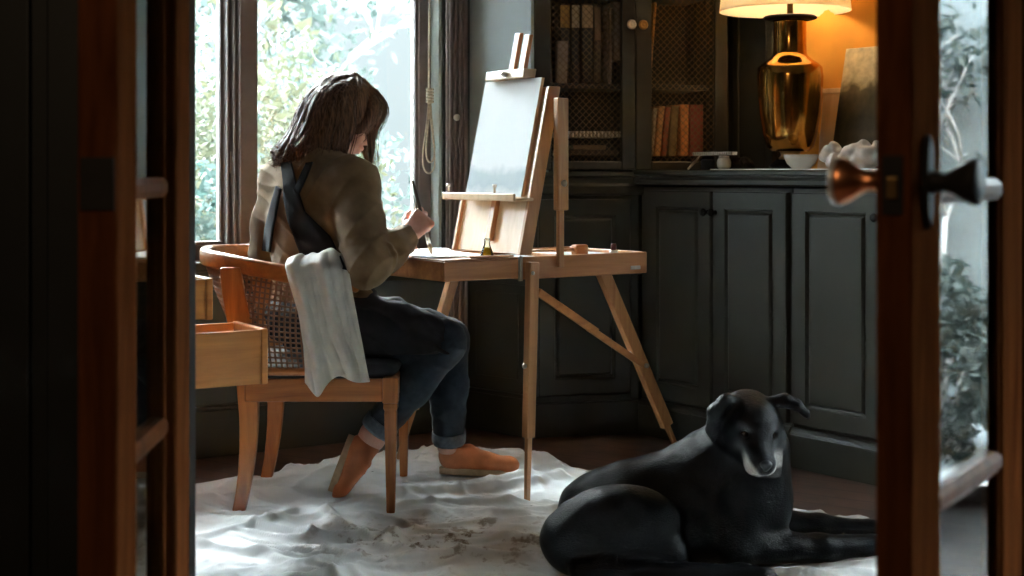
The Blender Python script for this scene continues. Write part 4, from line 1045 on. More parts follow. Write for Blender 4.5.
# sheet on the easel
def lidp(b_, z, f): return E(lid(f,z), b_, z)
CT = thing('canvas', lidp(.06,.942,-.016), 'white canvas with a faint blue landscape wash clamped upright on the easel', 'canvas', EZ)
q = MB(); 
def cslab(b0,b1,za,zb,f0,f1):
    o_ = lid(-.016,.942); v = [(lid(f,z)-o_,b_-.06,z-.942) for z in (za,zb) for b_ in (b0,b1) for f in (f0,f1)]
    return MB().add(v, [(0,2,3,1),(4,5,7,6),(0,1,5,4),(2,6,7,3),(0,4,6,2),(1,3,7,5)])
def canvas_mat():
    m, tt, b = nt('washed_canvas'); tc = N(tt,'ShaderNodeTexCoord'); sx = N(tt,'ShaderNodeSeparateXYZ'); tt.links.new(tc.outputs['Object'], sx.inputs[0])
    n = N(tt,'ShaderNodeTexNoise'); n.inputs['Scale'].default_value = 22; n.inputs['Detail'].default_value = 6; tt.links.new(tc.outputs['Object'], n.inputs['Vector'])
    ad = N(tt,'ShaderNodeMath', operation='MULTIPLY_ADD'); ad.inputs[1].default_value = .05; tt.links.new(n.outputs['Fac'], ad.inputs[0]); tt.links.new(sx.outputs['Z'], ad.inputs[2])
    r = ramp(tt, [(.02,(.46,.50,.52)),(.06,(.27,.34,.39)),(.095,(.32,.39,.43)),(.125,(.54,.58,.60)),(.30,(.60,.62,.63))]); tt.links.new(ad.outputs[0], r.inputs[0]); tt.links.new(r.outputs[0], b.inputs['Base Color'])
    b.inputs['Roughness'].default_value = .75; return m
new_obj('painted_face', cslab(.058,.378,.942,1.320,-.0185,-.0165), canvas_mat(), CT)
new_obj('backing_board', cslab(.060,.376,.943,1.319,-.0165,-.0055), BEECHL, CT)
# things in the easel tray
pz = ZT-.0005
sh_ = MB(); sh_.quadstrip([[tuple(E(-.255+.235*u/10, .10+.285*v/10, pz+.0012+.002*math.sin(u*.5+v*.4)**2+(.010*((v-7)/3)**2 if v > 7 else 0))) for u in range(11)] for v in range(11)])
centred('sheet_of_paper', sh_, PAPER, 'sheet of white watercolour paper under the brush on the pulled-out tray', 'paper', smooth=True, solid=.001)
jp = E(-.02,.10,pz); js = 4.45/F
jp = P(487,257,4.40); jp.z = pz
jar = thing('oil_bottle', jp, 'little conical glass bottle of golden oil on the easel tray', 'bottle')
gl = thin_glass('clear_glass',(.96,.98,.94))
oilm = bpy.data.materials.new('golden_oil'); oilm.use_nodes = True; g_ = oilm.node_tree.nodes['Principled BSDF']; g_.inputs['Base Color'].default_value = (.95,.60,.04,1); g_.inputs['Subsurface Weight'].default_value = .6; g_.inputs['Subsurface Radius'].default_value = (.02,.015,.003); g_.inputs['Roughness'].default_value = .1
new_obj('glass', MB().lathe([(0,0),(.019,0),(.021,.003),(.020,.010),(.0105,.036),(.009,.044),(.009,.054),(.0115,.055),(.0115,.058),(.0100,.0565),(.0082,.0535),(.0084,.044),(.0098,.0358),(.0192,.0101),(.0196,.0022),(0,.0012)],n=32), gl, jar, smooth=True)
new_obj('oil', MB().lathe([(0,.0022),(.0180,.0022),(.0184,.010),(.0122,.029),(0,.029)],n=32), oilm, jar, smooth=True)
pl = MB().prism([(0,0),(.12,-.004),(.125,.006),(.09,.020),(.02,.036),(-.02,.032),(-.03,.012)],0,.006)
pp = E(-.02,.055,pz); 
placed('wooden_palette', pl, BEECH, E(-.135,.010,ZT+.0004), EZ, 'small wooden palette lying flat beside the oil bottle', 'palette', bevel=.001)
def tubeobj(name, a, b_, prof, mat, label, cat):
    a, b_ = Vector(a), Vector(b_); d0 = (b_-a).normalized(); m = MB().lathe(prof,(0,0,0),20,tuple(d0)); o = new_obj(name, m, mat, smooth=True); o.location = a; tag(o,label,cat); return o
za = ZT-.0115
p0 = E(.275,.20,za+.014); 
t2 = thing('mallet', E(.30,.10,za+.002), 'brown wooden block with a thin handle lying in the back of the easel box', 'wooden tool', EZ)
new_obj('head', MB().box(0,.05,0,.032,0,.034), CHAIRW, t2, bevel=.005)
new_obj('handle', MB().tube([(0,.016,.017),(-.06,.05,.016),(-.12,.09,.014)],[.006,.005,.004],10), BEECH, t2, smooth=True)
t2 = thing('paint_tube', E(.455,.10,za+.002), 'dark red capped paint tube standing in the far end of the easel box', 'paint tube', EZ)
new_obj('cap', MB().lathe([(0,.012),(.009,.012),(.009,.030),(.0075,.034),(0,.034)],n=20), plain('dark_red_cap',(.10,.02,.02),rough=.4), t2, smooth=True)
new_obj('tube', MB().loft([[(math.cos(a)*r*1.0,math.sin(a)*w,z) for a in [2*math.pi*k/20 for k in range(20)]] for r,w,z in ((.016,.012,.0),(.016,.012,.010),(.008,.008,.013))]), METAL, t2, smooth=True)

# ================================================================== garden outside
new_obj('garden_ground', MB().prism([(-14,4),(-3.9,4),(-3.3,3.75),(W0.x+WD.x*1.3+WO.x*.2,W0.y+WD.y*1.3+WO.y*.2),(1.0,6.7),(4.2,2.0),(14,2),(14,20),(-14,20)],-.25,-.14), plain('lawn',(.035,.05,.03),rough=.9,mottle=.4,scale=4), kind='structure')
def leaf_mat(name, a, b_):
    m, tt, bs = nt(name); oi = N(tt,'ShaderNodeTexCoord'); n = N(tt,'ShaderNodeTexNoise'); n.inputs['Scale'].default_value = 3.5; n.inputs['Detail'].default_value = 5; tt.links.new(oi.outputs['Object'], n.inputs['Vector'])
    r = ramp(tt,[(.3,a),(.7,b_)]); tt.links.new(n.outputs['Fac'], r.inputs[0]); tt.links.new(r.outputs[0], bs.inputs['Base Color']); bs.inputs['Roughness'].default_value = .6; bs.inputs['Specular IOR Level'].default_value = .15
    tr = N(tt,'ShaderNodeBsdfTranslucent'); tt.links.new(r.outputs[0], tr.inputs[0]); mx = N(tt,'ShaderNodeMixShader'); mx.inputs[0].default_value = .45
    tt.links.new(bs.outputs[0], mx.inputs[1]); tt.links.new(tr.outputs[0], mx.inputs[2]); tt.links.new(mx.outputs[0], tt.nodes['Material Output'].inputs[0]); return m
LEAF_T = leaf_mat('teal_leaves',(.010,.021,.019),(.028,.045,.040)); LEAF_Y = leaf_mat('autumn_leaves',(.020,.025,.016),(.046,.044,.026)); LEAF_G = leaf_mat('grey_green_leaves',(.018,.027,.025),(.038,.048,.044))
BARK = plain('pale_bark',(.16,.165,.165),rough=.9,mottle=.3)
def leaves(n, c, r, size, rng, shell=.55):
    u = rng.normal(size=(n,3)); u /= np.linalg.norm(u,axis=1)[:,None]; q = shell+(1-shell)*rng.random(n)**.5
    lump = 1+.28*np.sin(u[:,0]*5+u[:,2]*4)*np.cos(u[:,1]*4+1)
    p = np.array(c)+u*(q*lump)[:,None]*np.array(r)
    a = rng.normal(size=(n,3)); a /= np.linalg.norm(a,axis=1)[:,None]; b_ = np.cross(a, rng.normal(size=(n,3))); b_ /= np.linalg.norm(b_,axis=1)[:,None]
    s = (size*(.6+.8*rng.random(n)))[:,None]
    v = np.stack([p-a*s, p+b_*s*.45, p+a*s, p-b_*s*.45],1).reshape(-1,3); m = MB(); m.v = [tuple(x) for x in v]; m.f = [(4*i,4*i+1,4*i+2,4*i+3) for i in range(n)]; return m
def branch_tree(m, p, d_, L_, r, depth, rng, tips):
    q = p+d_*L_; mid = p.lerp(q,.5)+Vector(rng.normal(size=3))*L_*.06
    m.tube([p,mid,q],[r,r*.85,r*.7],6 if depth > 1 else 5)
    if depth == 0: tips.append(q); return
    for k in range(2 if rng.random() < .45 else 3):
        nd = (d_+Vector(rng.normal(size=3))*.48+Vector((0,0,.10))).normalized(); branch_tree(m, q-d_*L_*.1*k, nd, L_*(.68+.2*rng.random()), r*.62, depth-1, rng, tips)
def shrub(loc_, r, n, size, mat, label, seed, cat='shrub'):
    rng = np.random.default_rng(seed); t_ = thing('garden_shrub', loc_, label, cat)
    c = (0,0,r[2]*.95); new_obj('foliage', leaves(n,c,r,size,rng), mat, t_)
    st = MB()
    for k in range(5):
        a = k*1.257; st.tube([(.05*math.cos(a),.05*math.sin(a),-.02),(r[0]*.3*math.cos(a),r[1]*.3*math.sin(a),r[2]*.7),(r[0]*.6*math.cos(a),r[1]*.6*math.sin(a),r[2]*1.3)],[.02,.015,.006],6)
    new_obj('stems', st, BARK, t_); return t_
gz = -.14
def out(s, o_): 
    p = W0+WD*s+WO*o_; return Vector((p.x,p.y,gz))
shrub(out(.62,1.5),(.62,.5,.62),5200,.026,LEAF_T,'bushy teal green shrub right behind the painter\'s working hand, outside the window',1)
shrub(out(1.15,2.3),(.62,.6,.95),6500,.028,LEAF_Y,'yellowing autumn shrub outside the window, beside the hanging blind cord',2)
shrub(out(-.45,1.7),(.62,.5,.66),5200,.026,LEAF_T,'low teal green shrub outside the narrow window beside the glazed door',3)
shrub(out(.1,3.0),(.9,.7,.75),6000,.034,LEAF_G,'grey green shrub outside the window, mostly behind the painter\'s back',4)
shrub(out(1.6,4.4),(1.3,.9,1.05),6000,.045,LEAF_G,'wide pale shrub standing further out in the garden past the yellow one',5)
shrub(out(-1.6,3.4),(1.1,.8,.9),5500,.042,LEAF_G,'pale grey green shrub at the far garden edge beyond the narrow window',6)
for (sp, lab, seed, nl, mat) in ((out(.35,4.2),'thin pale branching tree in the garden behind the painter\'s head',11,500,LEAF_G),(out(-.9,5.0),'bare pale tree in the garden seen through the narrow window',12,300,LEAF_G),(out(1.9,5.6),'tree with a few yellow leaves outside, near the blind cord side of the window',13,900,LEAF_Y)):
    rng = np.random.default_rng(seed); t_ = thing('garden_tree', sp, lab, 'tree'); m = MB(); tips = []
    branch_tree(m, Vector((0,0,-.02)), Vector((.03,.0,1)).normalized(), .80, .05, 6, rng, tips)
    new_obj('trunk', m, BARK, t_, smooth=True)
    lm = MB(); tips = np.array([list(q) for q in tips])
    for q in tips[rng.integers(0,len(tips),nl)]:
        a = rng.normal(size=3)*.03; b_ = rng.normal(size=3)*.015; c = q+rng.normal(size=3)*.10; lm.add([c-a,c+b_,c+a,c-b_],[(0,1,2,3)])
    new_obj('foliage', lm, mat, t_)
# tall pale trees closing the garden
for k, (s_, o_, w_, h_, lab) in enumerate(((.2,7.5,2.3,2.5,'big pale leafy tree furthest back in the garden, behind the painter'),(2.6,8.5,2.3,2.6,'big pale leafy tree far back in the garden on the blind cord side'),(-2.6,7.0,2.2,2.3,'big pale leafy tree far back, seen through the narrow window'))):
    rng = np.random.default_rng(40+k); t_ = thing('garden_tree', out(s_,o_), lab, 'tree')
    new_obj('foliage', leaves(7000,(0,0,h_+.3),(w_,1.1,h_),.075,rng), LEAF_G, t_); m = MB(); tips = []
    branch_tree(m, Vector((0,0,-.02)), Vector((.05,.0,1)).normalized(), 1.3, .09, 4, rng, tips); new_obj('trunk', m, BARK, t_, smooth=True)
o = new_obj('added_terrace', MB().box(1.4,5.5,.16,2.6,gz-.02,gz+.01), plain('pale_paving',(.075,.085,.09),rough=.8,mottle=.2,scale=3), kind='structure'); o.location = N0; o.rotation_euler = (0,0,CZ)  # unseen paving added to brighten the low part of the pane reflection
# unseen garden wall and planting, added to tone the pane reflection
gw = MB().box(.3,6.5,0,.2,gz,2.4)
o = new_obj('added_garden_wall', gw, plain('pale_render',(.060,.076,.082),rough=.9,mottle=.25,scale=3,bumpk=.2), kind='structure'); o.location = N0+CN*2.6; o.rotation_euler = (0,0,CZ)
for k, (s_, o_, h_) in enumerate(((2.1,1.7,.32),(2.75,1.5,.40),(3.4,1.8,.30))):
    q = N0+CD*s_+CN*o_
    shrub(Vector((q.x,q.y,gz)),(.36,.30,h_),2600,.03,LEAF_G,('low shrub outside the added garden door, next to the house wall','rounded shrub outside the middle of the added garden door','low shrub outside, beyond the added garden door frame')[k],20+k)
q = N0+CD*2.7+CN*2.2; rng = np.random.default_rng(31); t_ = thing('garden_tree', (q.x,q.y,gz), 'slim tree against the added pale garden wall outside the added garden door', 'tree'); m = MB(); tips = []
branch_tree(m, Vector((0,0,-.02)), Vector((.03,.0,1)).normalized(), .62, .03, 4, rng, tips); new_obj('trunk', m, BARK, t_, smooth=True); tips = np.array([list(q) for q in tips])
lm = MB()
for q in tips[rng.integers(0,len(tips),900)]:
    a = rng.normal(size=3)*.022; b_ = rng.normal(size=3)*.012; c = q+rng.normal(size=3)*.12; lm.add([c-a,c+b_,c+a,c-b_],[(0,1,2,3)])
new_obj('foliage', lm, LEAF_G, t_)

# ================================================================== light and camera
w = bpy.data.worlds.new('overcast_sky'); SC.world = w; w.use_nodes = True; wt = w.node_tree; bg = wt.nodes['Background']
tc = N(wt,'ShaderNodeTexCoord'); sx = N(wt,'ShaderNodeSeparateXYZ'); wt.links.new(tc.outputs['Generated'], sx.inputs[0])
r = ramp(wt,[(0,(.05,.06,.06)),(.48,(.0055,.0062,.0066)),(.50,(.0058,.0068,.0072)),(.555,(.0068,.0079,.0084)),(.66,(.42,.48,.52)),(.80,(.88,.96,1.0)),(1,(.82,.93,1.0))]); mr = N(wt,'ShaderNodeMapRange'); mr.inputs[1].default_value = -1; wt.links.new(sx.outputs['Z'], mr.inputs[0]); wt.links.new(mr.outputs[0], r.inputs[0]); wt.links.new(r.outputs[0], bg.inputs['Color'])
bg.inputs['Strength'].default_value = SKY
def portal(name, c, xdir, ydir, sx_, sy_):
    l = bpy.data.lights.new(name,'AREA'); l.shape = 'RECTANGLE'; l.size = sx_; l.size_y = sy_; l.cycles.is_portal = True
    o = bpy.data.objects.new(name,l); COL.objects.link(o); x = Vector(xdir).normalized(); y = Vector(ydir).normalized(); z = x.cross(y)
    o.matrix_world = Matrix.Translation(c) @ Matrix((x,y,z)).transposed().to_4x4(); return o
portal('window_portal', W0+WD*.09+WO*.16+Vector((0,0,(WB+WT)/2)), WD, (0,0,1), 1.70, WT-WB)
portal('added_door_portal', N0+CD*(GD0+GD1)/2+CN*.16+Vector((0,0,GDT/2)), CD, (0,0,1), GD1-GD0, GDT)
portal('added_window_portal', (LX-.15,3.37,(.25+WT)/2), (0,1,0), (0,0,1), 1.3, WT-.25)
hl = bpy.data.lights.new('added_hall_fill','AREA'); hl.shape = 'DISK'; hl.size = .3; hl.energy = HALL_FILL; hl.color = (1,.72,.45)  # unseen fill lamp added to lift the near door edges
ho_ = bpy.data.objects.new('added_hall_fill',hl); COL.objects.link(ho_); ho_.location = (-.75,.1,2.3); ho_.rotation_euler = (R(35),0,R(-20))
sl = bpy.data.lights.new('hazy_sun','SUN'); sl.energy = SUN; sl.angle = R(22); sl.color = (1,.97,.92)
so = bpy.data.objects.new('hazy_sun',sl); COL.objects.link(so); sd_ = Vector((-.40,.90,.72)).normalized(); so.rotation_euler = sd_.to_track_quat('Z','Y').to_euler(); so.location = (-2,8,6)
ll = bpy.data.lights.new('bulb_light','POINT'); ll.energy = LAMPW; ll.color = (1,.76,.48); ll.shadow_soft_size = .045
lo_ = bpy.data.objects.new('bulb_light',ll); COL.objects.link(lo_); lo_.location = lp+Vector((0,0,L(214)))
cam = bpy.data.cameras.new('camera'); co = bpy.data.objects.new('camera',cam); COL.objects.link(co)
co.location = (0,0,CAMH); co.rotation_euler = (R(90),0,0); cam.sensor_width = 36; cam.lens = F/1024*36; cam.shift_y = -(288-HY)/1024; cam.clip_start = .05
cam.dof.use_dof = True; cam.dof.focus_distance = 4.35; cam.dof.aperture_fstop = 4.0
SC.camera = co
SC.view_settings.view_transform = 'Standard'; SC.view_settings.look = 'None'; SC.view_settings.gamma = 1; SC.view_settings.exposure = EXPO
try: SC.view_settings.use_curve_mapping = False
except Exception: pass
SC.cycles.use_denoising = True; SC.cycles.max_bounces = 10; SC.cycles.transparent_max_bounces = 16; SC.cycles.diffuse_bounces = 5; SC.cycles.caustics_refractive = False
# ================================================================== the painter
def V3(*a): return Vector(a)
PB = V3(-.58,4.48,0)
person = thing('person', PB, 'person with brown shoulder length hair in olive jacket and dark apron, seated painting', 'person')
tf = dirv(.62,.78); trt = dirv(.78,-.62)           # torso: forward, right
Hc = P(341,118,4.53)
hf = V3(.84,.20,-.42).normalized(); hu = (V3(0,0,1)-hf*hf.z).normalized(); hr = hf.cross(hu)   # head: forward, up, right
Rs, Ls = V3(-.484,4.375,.985), V3(-.735,4.565,.985)
Re, Rw = V3(-.430,4.215,.742), P(408,236,4.43)
Le, Lw = V3(-.795,4.67,.745), V3(-.455,4.735,.825)
kneeR, ankR = V3(-.215,4.43,.487), P(374,434,4.46)
kneeL, ankL = V3(-.212,4.66,.470), P(449,446,4.74)
hipR, hipL = V3(-.56,4.40,.530), V3(-.61,4.575,.530)
heelR, ballR, toeR = P(371,434,4.455), P(341,480,4.45), P(334,494,4.45)
lo, hi = (-1.0,4.05,-.01), (.10,4.95,1.40)
HS = .0045
b = SDF(lo, hi, HS)
# head with face
def hp(f, u, r_): return Hc+hf*f+hu*u+hr*r_
b.ell(hp(-.012,.022,0),(.098,.105,.077),(hf,hu,hr),0)
b.ell(hp(.035,-.050,0),(.062,.066,.058),(hf,hu,hr),.03)
b.cap(hp(.052,-.098,0),hp(.060,-.100,0),.022,.020,.025)                       # chin
b.cap(hp(.090,.004,0),hp(.112,-.030,0),.008,.0125,.012)                       # nose
for s_ in (-1,1):
    b.ell(hp(.088,.010,s_*.031),(.012,.011,.016),(hf,hu,hr),.010,cut=True)     # eye socket
    b.cap(hp(.092,.026,s_*.015),hp(.084,.028,s_*.045),.007,.006,.012)          # brow
    b.ell(hp(.070,-.030,s_*.045),(.022,.024,.020),(hf,hu,hr),.02)              # cheek
    b.ell(hp(-.012,-.008,s_*.078),(.018,.030,.009),(hf,hu,hr),.006)            # ear
    b.ell(hp(-.006,-.008,s_*.086),(.008,.016,.006),(hf,hu,hr),.004,cut=True)
    b.cap(hp(.100,-.036,0),hp(.097,-.036,s_*.014),.009,.007,.006)              # nostril wings
b.cap(hp(.093,-.062,-.020),hp(.100,-.060,0),.006,.0085,.006); b.cap(hp(.100,-.060,0),hp(.093,-.062,.020),.0085,.006,.006)
b.cap(hp(.090,-.072,-.016),hp(.096,-.073,0),.006,.008,.006); b.cap(hp(.096,-.073,0),hp(.090,-.072,.016),.008,.006,.006)
b.cap(hp(.103,-.0665,-.022),hp(.103,-.0665,.022),.003,.003,.002,cut=True)
# neck, trunk, limbs
nb = V3(-.600,4.478,1.02)
b.cap(nb, hp(-.035,-.06,0), .062,.055,.03)
b.ell(V3(-.607,4.475,.88),(.155,.100,.18),(trt,tf,(0,0,1)),.05); b.ell(V3(-.595,4.485,.68),(.140,.105,.18),(trt,tf,(0,0,1)),.06); b.ell(V3(-.59,4.487,.545),(.165,.125,.105),(trt,tf,(0,0,1)),.05)
b.cap(Rs,Ls,.055,k=.04); b.chain([Rs,Re,Rw],[.050,.040,.027],.02); b.chain([Ls,Le,Lw],[.050,.040,.027],.02)
b.chain([hipR,kneeR],[.080,.054],.03); b.chain([kneeR,kneeR.lerp(ankR,.35),ankR],[.050,.052,.034],.03)
b.chain([hipL,kneeL],[.080,.054],.03); b.chain([kneeL,kneeL.lerp(ankL,.35),ankL],[.050,.052,.034],.03)
footLh, footLt = P(452,462,4.745), P(500,472,4.735)
b.chain([ankL, V3(footLh.x+.012,footLh.y,.055)],[.034,.026],.02); b.chain([V3(footLh.x+.020,footLh.y,.055),V3(footLt.x-.03,footLt.y,.040)],[.026,.020],.03)
b.chain([ankR,heelR+V3(.012,0,-.02)],[.034,.032],.02); b.chain([heelR,ballR],[.030,.024],.03)
def hand(S, wrist, pd, pn, thumb_side, curls, scale=1., spread=.012, thumb=None):
    """palm direction, palm normal (the side fingers close to), unit vector from little finger to index"""
    pd, pn = Vector(pd).normalized(), Vector(pn).normalized(); ts = Vector(thumb_side).normalized()
    k = scale
    for o_ in (-.026,-.009,.009,.026): S.cap(wrist+ts*o_*.55*k+pd*.008*k, wrist+pd*.080*k+ts*o_*1.05*k, .015*k,.0125*k,.010)
    lens = {0:(.036,.023,.019),1:(.041,.026,.020),2:(.038,.024,.019),3:(.030,.019,.017)}
    for i in range(4):
        off = (.027-.018*i)*k; p = wrist+pd*(.082-.004*abs(i-1))*k+ts*off*1.05; ang = 0; d_ = pd.copy()
        for j, l in enumerate(lens[i]):
            ang += curls[i][j]; d_ = (pd*math.cos(ang)+pn*math.sin(ang)+ts*(spread*(1.5-i))*2).normalized(); q = p+d_*l*k
            S.cap(p,q,(.0095,.0085,.0078)[j]*k,(.0088,.0078,.0068)[j]*k,.004); p = q
    base = wrist+pd*.024*k+ts*.022*k+pn*.006*k
    tdirs = thumb or [(.55,.30,.62),(.80,.45,.30),(.85,.50,.0)]
    p = base
    for j, (a, n_, s_) in enumerate(tdirs):
        d_ = (pd*a+pn*n_+ts*s_).normalized(); q = p+d_*(.036,.030,.024)[j]*k; S.cap(p,q,(.014,.0105,.0095)[j]*k,(.0115,.0095,.0078)[j]*k,.006); p = q
    return p
# right hand closed round the brush, knuckles up and away from the wrist
Rpd = (P(428,214,4.47)-Rw).normalized(); 
Rts = V3(-.35,.25,.9); Rts = (Rts-Rpd*Rts.dot(Rpd)).normalized(); Rpn = Rpd.cross(Rts); 
if Rpn.y < 0: Rpn = -Rpn
HND = SDF(Rw-V3(.10,.12,.10), Rw+V3(.16,.16,.15), .0022)
def right_hand(S): return hand(S, Rw, Rpd, Rpn, Rts, [(.75,1.05,.7),(.95,1.2,.8),(1.05,1.25,.8),(1.1,1.3,.8)], 1.0, .006, [(.50,.55,.55),(.80,.60,.25),(.85,.55,.05)])
tip = right_hand(b)
lh_pd = (V3(.9,-.25,-.12)).normalized(); 
hand(b, Lw, lh_pd, V3(0,0,-1), V3(.2,-.95,0), [(.35,.4,.3)]*4, 1.0)
b.below(.012)
body = solid_obj('body', b, SKIN, person, 2)
# eyes
for s_ in (-1,1):
    e = new_obj('eye', MB().lathe([(0,-.011),(.006,-.0092),(.0098,-.005),(.011,0),(.0098,.005),(.006,.0092),(0,.011)],hp(.077,.010,s_*.031),16,tuple(hf)), PORC, person, smooth=True, world=True)
    new_obj('iris', MB().lathe([(0,0),(.0052,0),(.004,.0015),(0,.002)],hp(.0868,.010,s_*.031),14,tuple(hf)), EYE, e, smooth=True, world=True)
# ---- jeans
j = SDF(lo, hi, .005)
j.ell(V3(-.59,4.487,.535),(.180,.140,.105),(trt,tf,(0,0,1)),.05)
j.chain([hipR,kneeR],[.094,.069],.04); j.chain([kneeR,kneeR.lerp(ankR,.45),kneeR.lerp(ankR,.93)],[.067,.064,.050],.03)
j.chain([hipL,kneeL],[.094,.069],.04); j.chain([kneeL,kneeL.lerp(ankL,.45),kneeL.lerp(ankL,.93)],[.067,.062,.050],.03)
j.crease(.005,[(30,10,85,0,1.5),(-26,14,70,1.6,1.5)],3.0); j.wrinkle(.002,[(60,25,40,0,1.6),(-35,50,70,1,1.4),(45,-40,55,2,1.2)])
for kk, aa in ((kneeR,ankR),(kneeL,ankL)):
    d_ = (aa-kk).normalized(); q = kk.lerp(aa,.93)
    j.cap(q+d_*.012, q+d_*.07, .058,.058,.0,cut=True)
jo = solid_obj('jeans', j, JEANS, person, 1)
c = MB(); d_ = (ankL-kneeL).normalized(); q = kneeL.lerp(ankL,.93)
def cuff(q, d_, nm):
    t1 = d_.orthogonal().normalized(); t2 = d_.cross(t1); rg = []
    for r_, z in ((.044,.012),(.054,.014),(.0565,.004),(.0565,-.022),(.053,-.028),(.044,-.026)):
        rg.append([q+d_*z+(t1*math.cos(2*math.pi*k/32)+t2*math.sin(2*math.pi*k/32))*(r_+.001*math.sin(k*1.7)) for k in range(32)])
    rg.append(rg[0]); return new_obj('cuff', MB().loft(rg,True,False), CUFF, jo, smooth=True, world=True)
o1 = cuff(q, d_, 'cuff'); d2 = (ankR-kneeR).normalized(); o2 = cuff(kneeR.lerp(ankR,.93), d2, 'cuff')
o1['label'] = 'pale rolled denim cuff'; o2['label'] = 'pale rolled denim cuff'
# ---- shoes
def shoe(heel, toe, up, nm):
    """sole runs heel -> toe; up points to the ankle"""
    heel, toe = Vector(heel), Vector(toe); ax = (toe-heel); Ls_ = ax.length; ax.normalize(); up = Vector(up); up = (up-ax*up.dot(ax)).normalized(); sd = ax.cross(up)
    q = lambda a,u_,s_=0: heel+ax*a*Ls_+up*u_+sd*s_
    pts = [q(0,0),q(1,0)]; lo_ = [min(p[k] for p in pts)-.11 for k in range(3)]; hi_ = [max(p[k] for p in pts)+.11 for k in range(3)]
    S = SDF(lo_,hi_,.0032)
    S.ell(q(.16,.045),(.045,.045,.036),(ax,up,sd),0); S.ell(q(.42,.036),(.075,.040,.036),(ax,up,sd),.03); S.ell(q(.74,.026),(.065,.027,.044),(ax,up,sd),.03); S.ell(q(.90,.022),(.030,.021,.034),(ax,up,sd),.025)
    S.cap(q(.14,.062),q(.36,.062),.036,.032,.02); 
    S.cap(q(.21,.125),q(.27,.088),.034,.024,.006,cut=True); S.cap(q(.27,.088),q(.42,.088),.022,.016,.006,cut=True)
    S.plane(q(0,.006),-up); S.wrinkle(.0012,[(120,40,60,0,1),(50,-90,70,1,1)])
    sh_o = solid_obj('shoe', S, LEATHER, person, 2)
    m = MB(); n = 40; out_ = []
    for k in range(n):
        a = 2*math.pi*k/n; x = .5-.5*math.cos(a) if k <= n/2 else .5-.5*math.cos(a); w = (.030+.014*math.sin(min(1,x*1.05)*2.6-.6))*math.sin(a)
        wid = .034+.012*math.exp(-((x-.72)/.22)**2)-.004*math.exp(-((x-.38)/.15)**2); y = wid*math.copysign(abs(math.sin(a))**.75, math.sin(a)); out_.append((x*1.02-.01, y))
    m.loft([[q(x,u_,y*e) for x, y in out_] for u_, e in ((-.010,.93),(-.009,.98),(.010,1.03),(.012,.97))])
    so_ = new_obj('sole', m, SOLE, sh_o, smooth=False, bevel=.002, world=True)
    hl = MB().loft([[q(x,u_,y) for x, y in [( .0+.10*(1-math.cos(t_))*1.0 if False else .11-.11*math.cos(t_)*1.0, .033*math.sin(t_)) for t_ in [2*math.pi*k/24 for k in range(24)]]] for u_ in (-.022,-.009)])
    return sh_o
zf = cz(-.15,4.74)
p0, p1 = P(440,478,4.745), P(517,480,4.73); zb = .018
shoe(V3(p0.x,4.75,zb+.006), V3(p1.x,4.73,zb+.004), (0,0,1), 'shoe')
t0, t1 = P(350,437,4.45), P(330,494,4.45)
shoe(V3(t0.x+.005,4.452,t0.z+.004), V3(t1.x+.004,4.45,max(.022,t1.z)), (.93,0,.36), 'shoe')
# ---- jacket
J = SDF(lo, hi, .0045)
J.ell(V3(-.607,4.475,.885),(.190,.132,.215),(trt,tf,(0,0,1)),0); J.ell(V3(-.598,4.482,.68),(.178,.138,.20),(trt,tf,(0,0,1)),.06); J.ell(V3(-.592,4.487,.545),(.195,.152,.10),(trt,tf,(0,0,1)),.05)
J.cap(Rs,Ls,.068,k=.05); J.cap(Rs+V3(-.04,0,.0),nb+V3(0,-.01,.035),.052,.060,.05); J.cap(Ls+V3(.04,0,0),nb+V3(0,-.01,.035),.052,.060,.05)
J.chain([Rs,Rs.lerp(Re,.5),Re],[.069,.067,.063],.045); J.chain([Re,Re.lerp(Rw,.5),Rw.lerp(Re,.12)],[.061,.054,.044],.025)
J.chain([Ls,Ls.lerp(Le,.5),Le],[.069,.067,.062],.05); J.chain([Le,Le.lerp(Lw,.5),Lw.lerp(Le,.10)],[.061,.054,.044],.025)
J.wrinkle(.0025,[(18,12,25,0,1.6),(-20,14,22,1,1.5)]); J.crease(.0062,[(46,10,62,0,1.5),(-52,24,40,1.3,1.6),(30,-20,78,2.4,1.4)],3.0)
# elbow and sleeve creases on the right arm
for k in range(6):
    u = -.16+.075*k; c_ = Re.lerp(Rw,max(0,u)) if u > 0 else Re.lerp(Rs,-u); dd = ((Rw-Re) if u > 0 else (Rs-Re)).normalized(); t1_ = dd.cross(V3(0,1,.2)).normalized(); t2_ = dd.cross(t1_); rr0 = .060-.014*max(0,u)
    pts = [c_+(t1_*math.cos(a)+t2_*math.sin(a))*rr0+dd*.014*math.sin(a*2+k) for a in [k*1.3+.45*i for i in range(6)]]
    for a_, b_ in zip(pts[:-1],pts[1:]): J.cap(a_,b_,.0075,.0065,.012)
for k in range(5):
    a0 = Rs.lerp(Re,.25+.15*k)+V3(.02,-.055,.02); J.cap(a0, a0+V3(-.055,-.002,-.045-.01*k), .006,.004,.014)
# turned-up collar round the neck, open cuff
for k in range(14):
    a = 2*math.pi*k/14; a2 = 2*math.pi*(k+1)/14; cc = nb+V3(.005,-.002,.048)
    J.cap(cc+(trt*math.cos(a)+tf*math.sin(a))*.066, cc+(trt*math.cos(a2)+tf*math.sin(a2))*.066, .015,.015,.012)
dd = (Rw-Re).normalized(); J.cap(Rw-dd*.012, Rw+dd*.05, .033,.036,.0,cut=True)
dd = (Lw-Le).normalized(); J.cap(Lw-dd*.012, Lw+dd*.05, .033,.036,.0,cut=True)
jk = solid_obj('jacket', J, JACKET, person, 1)
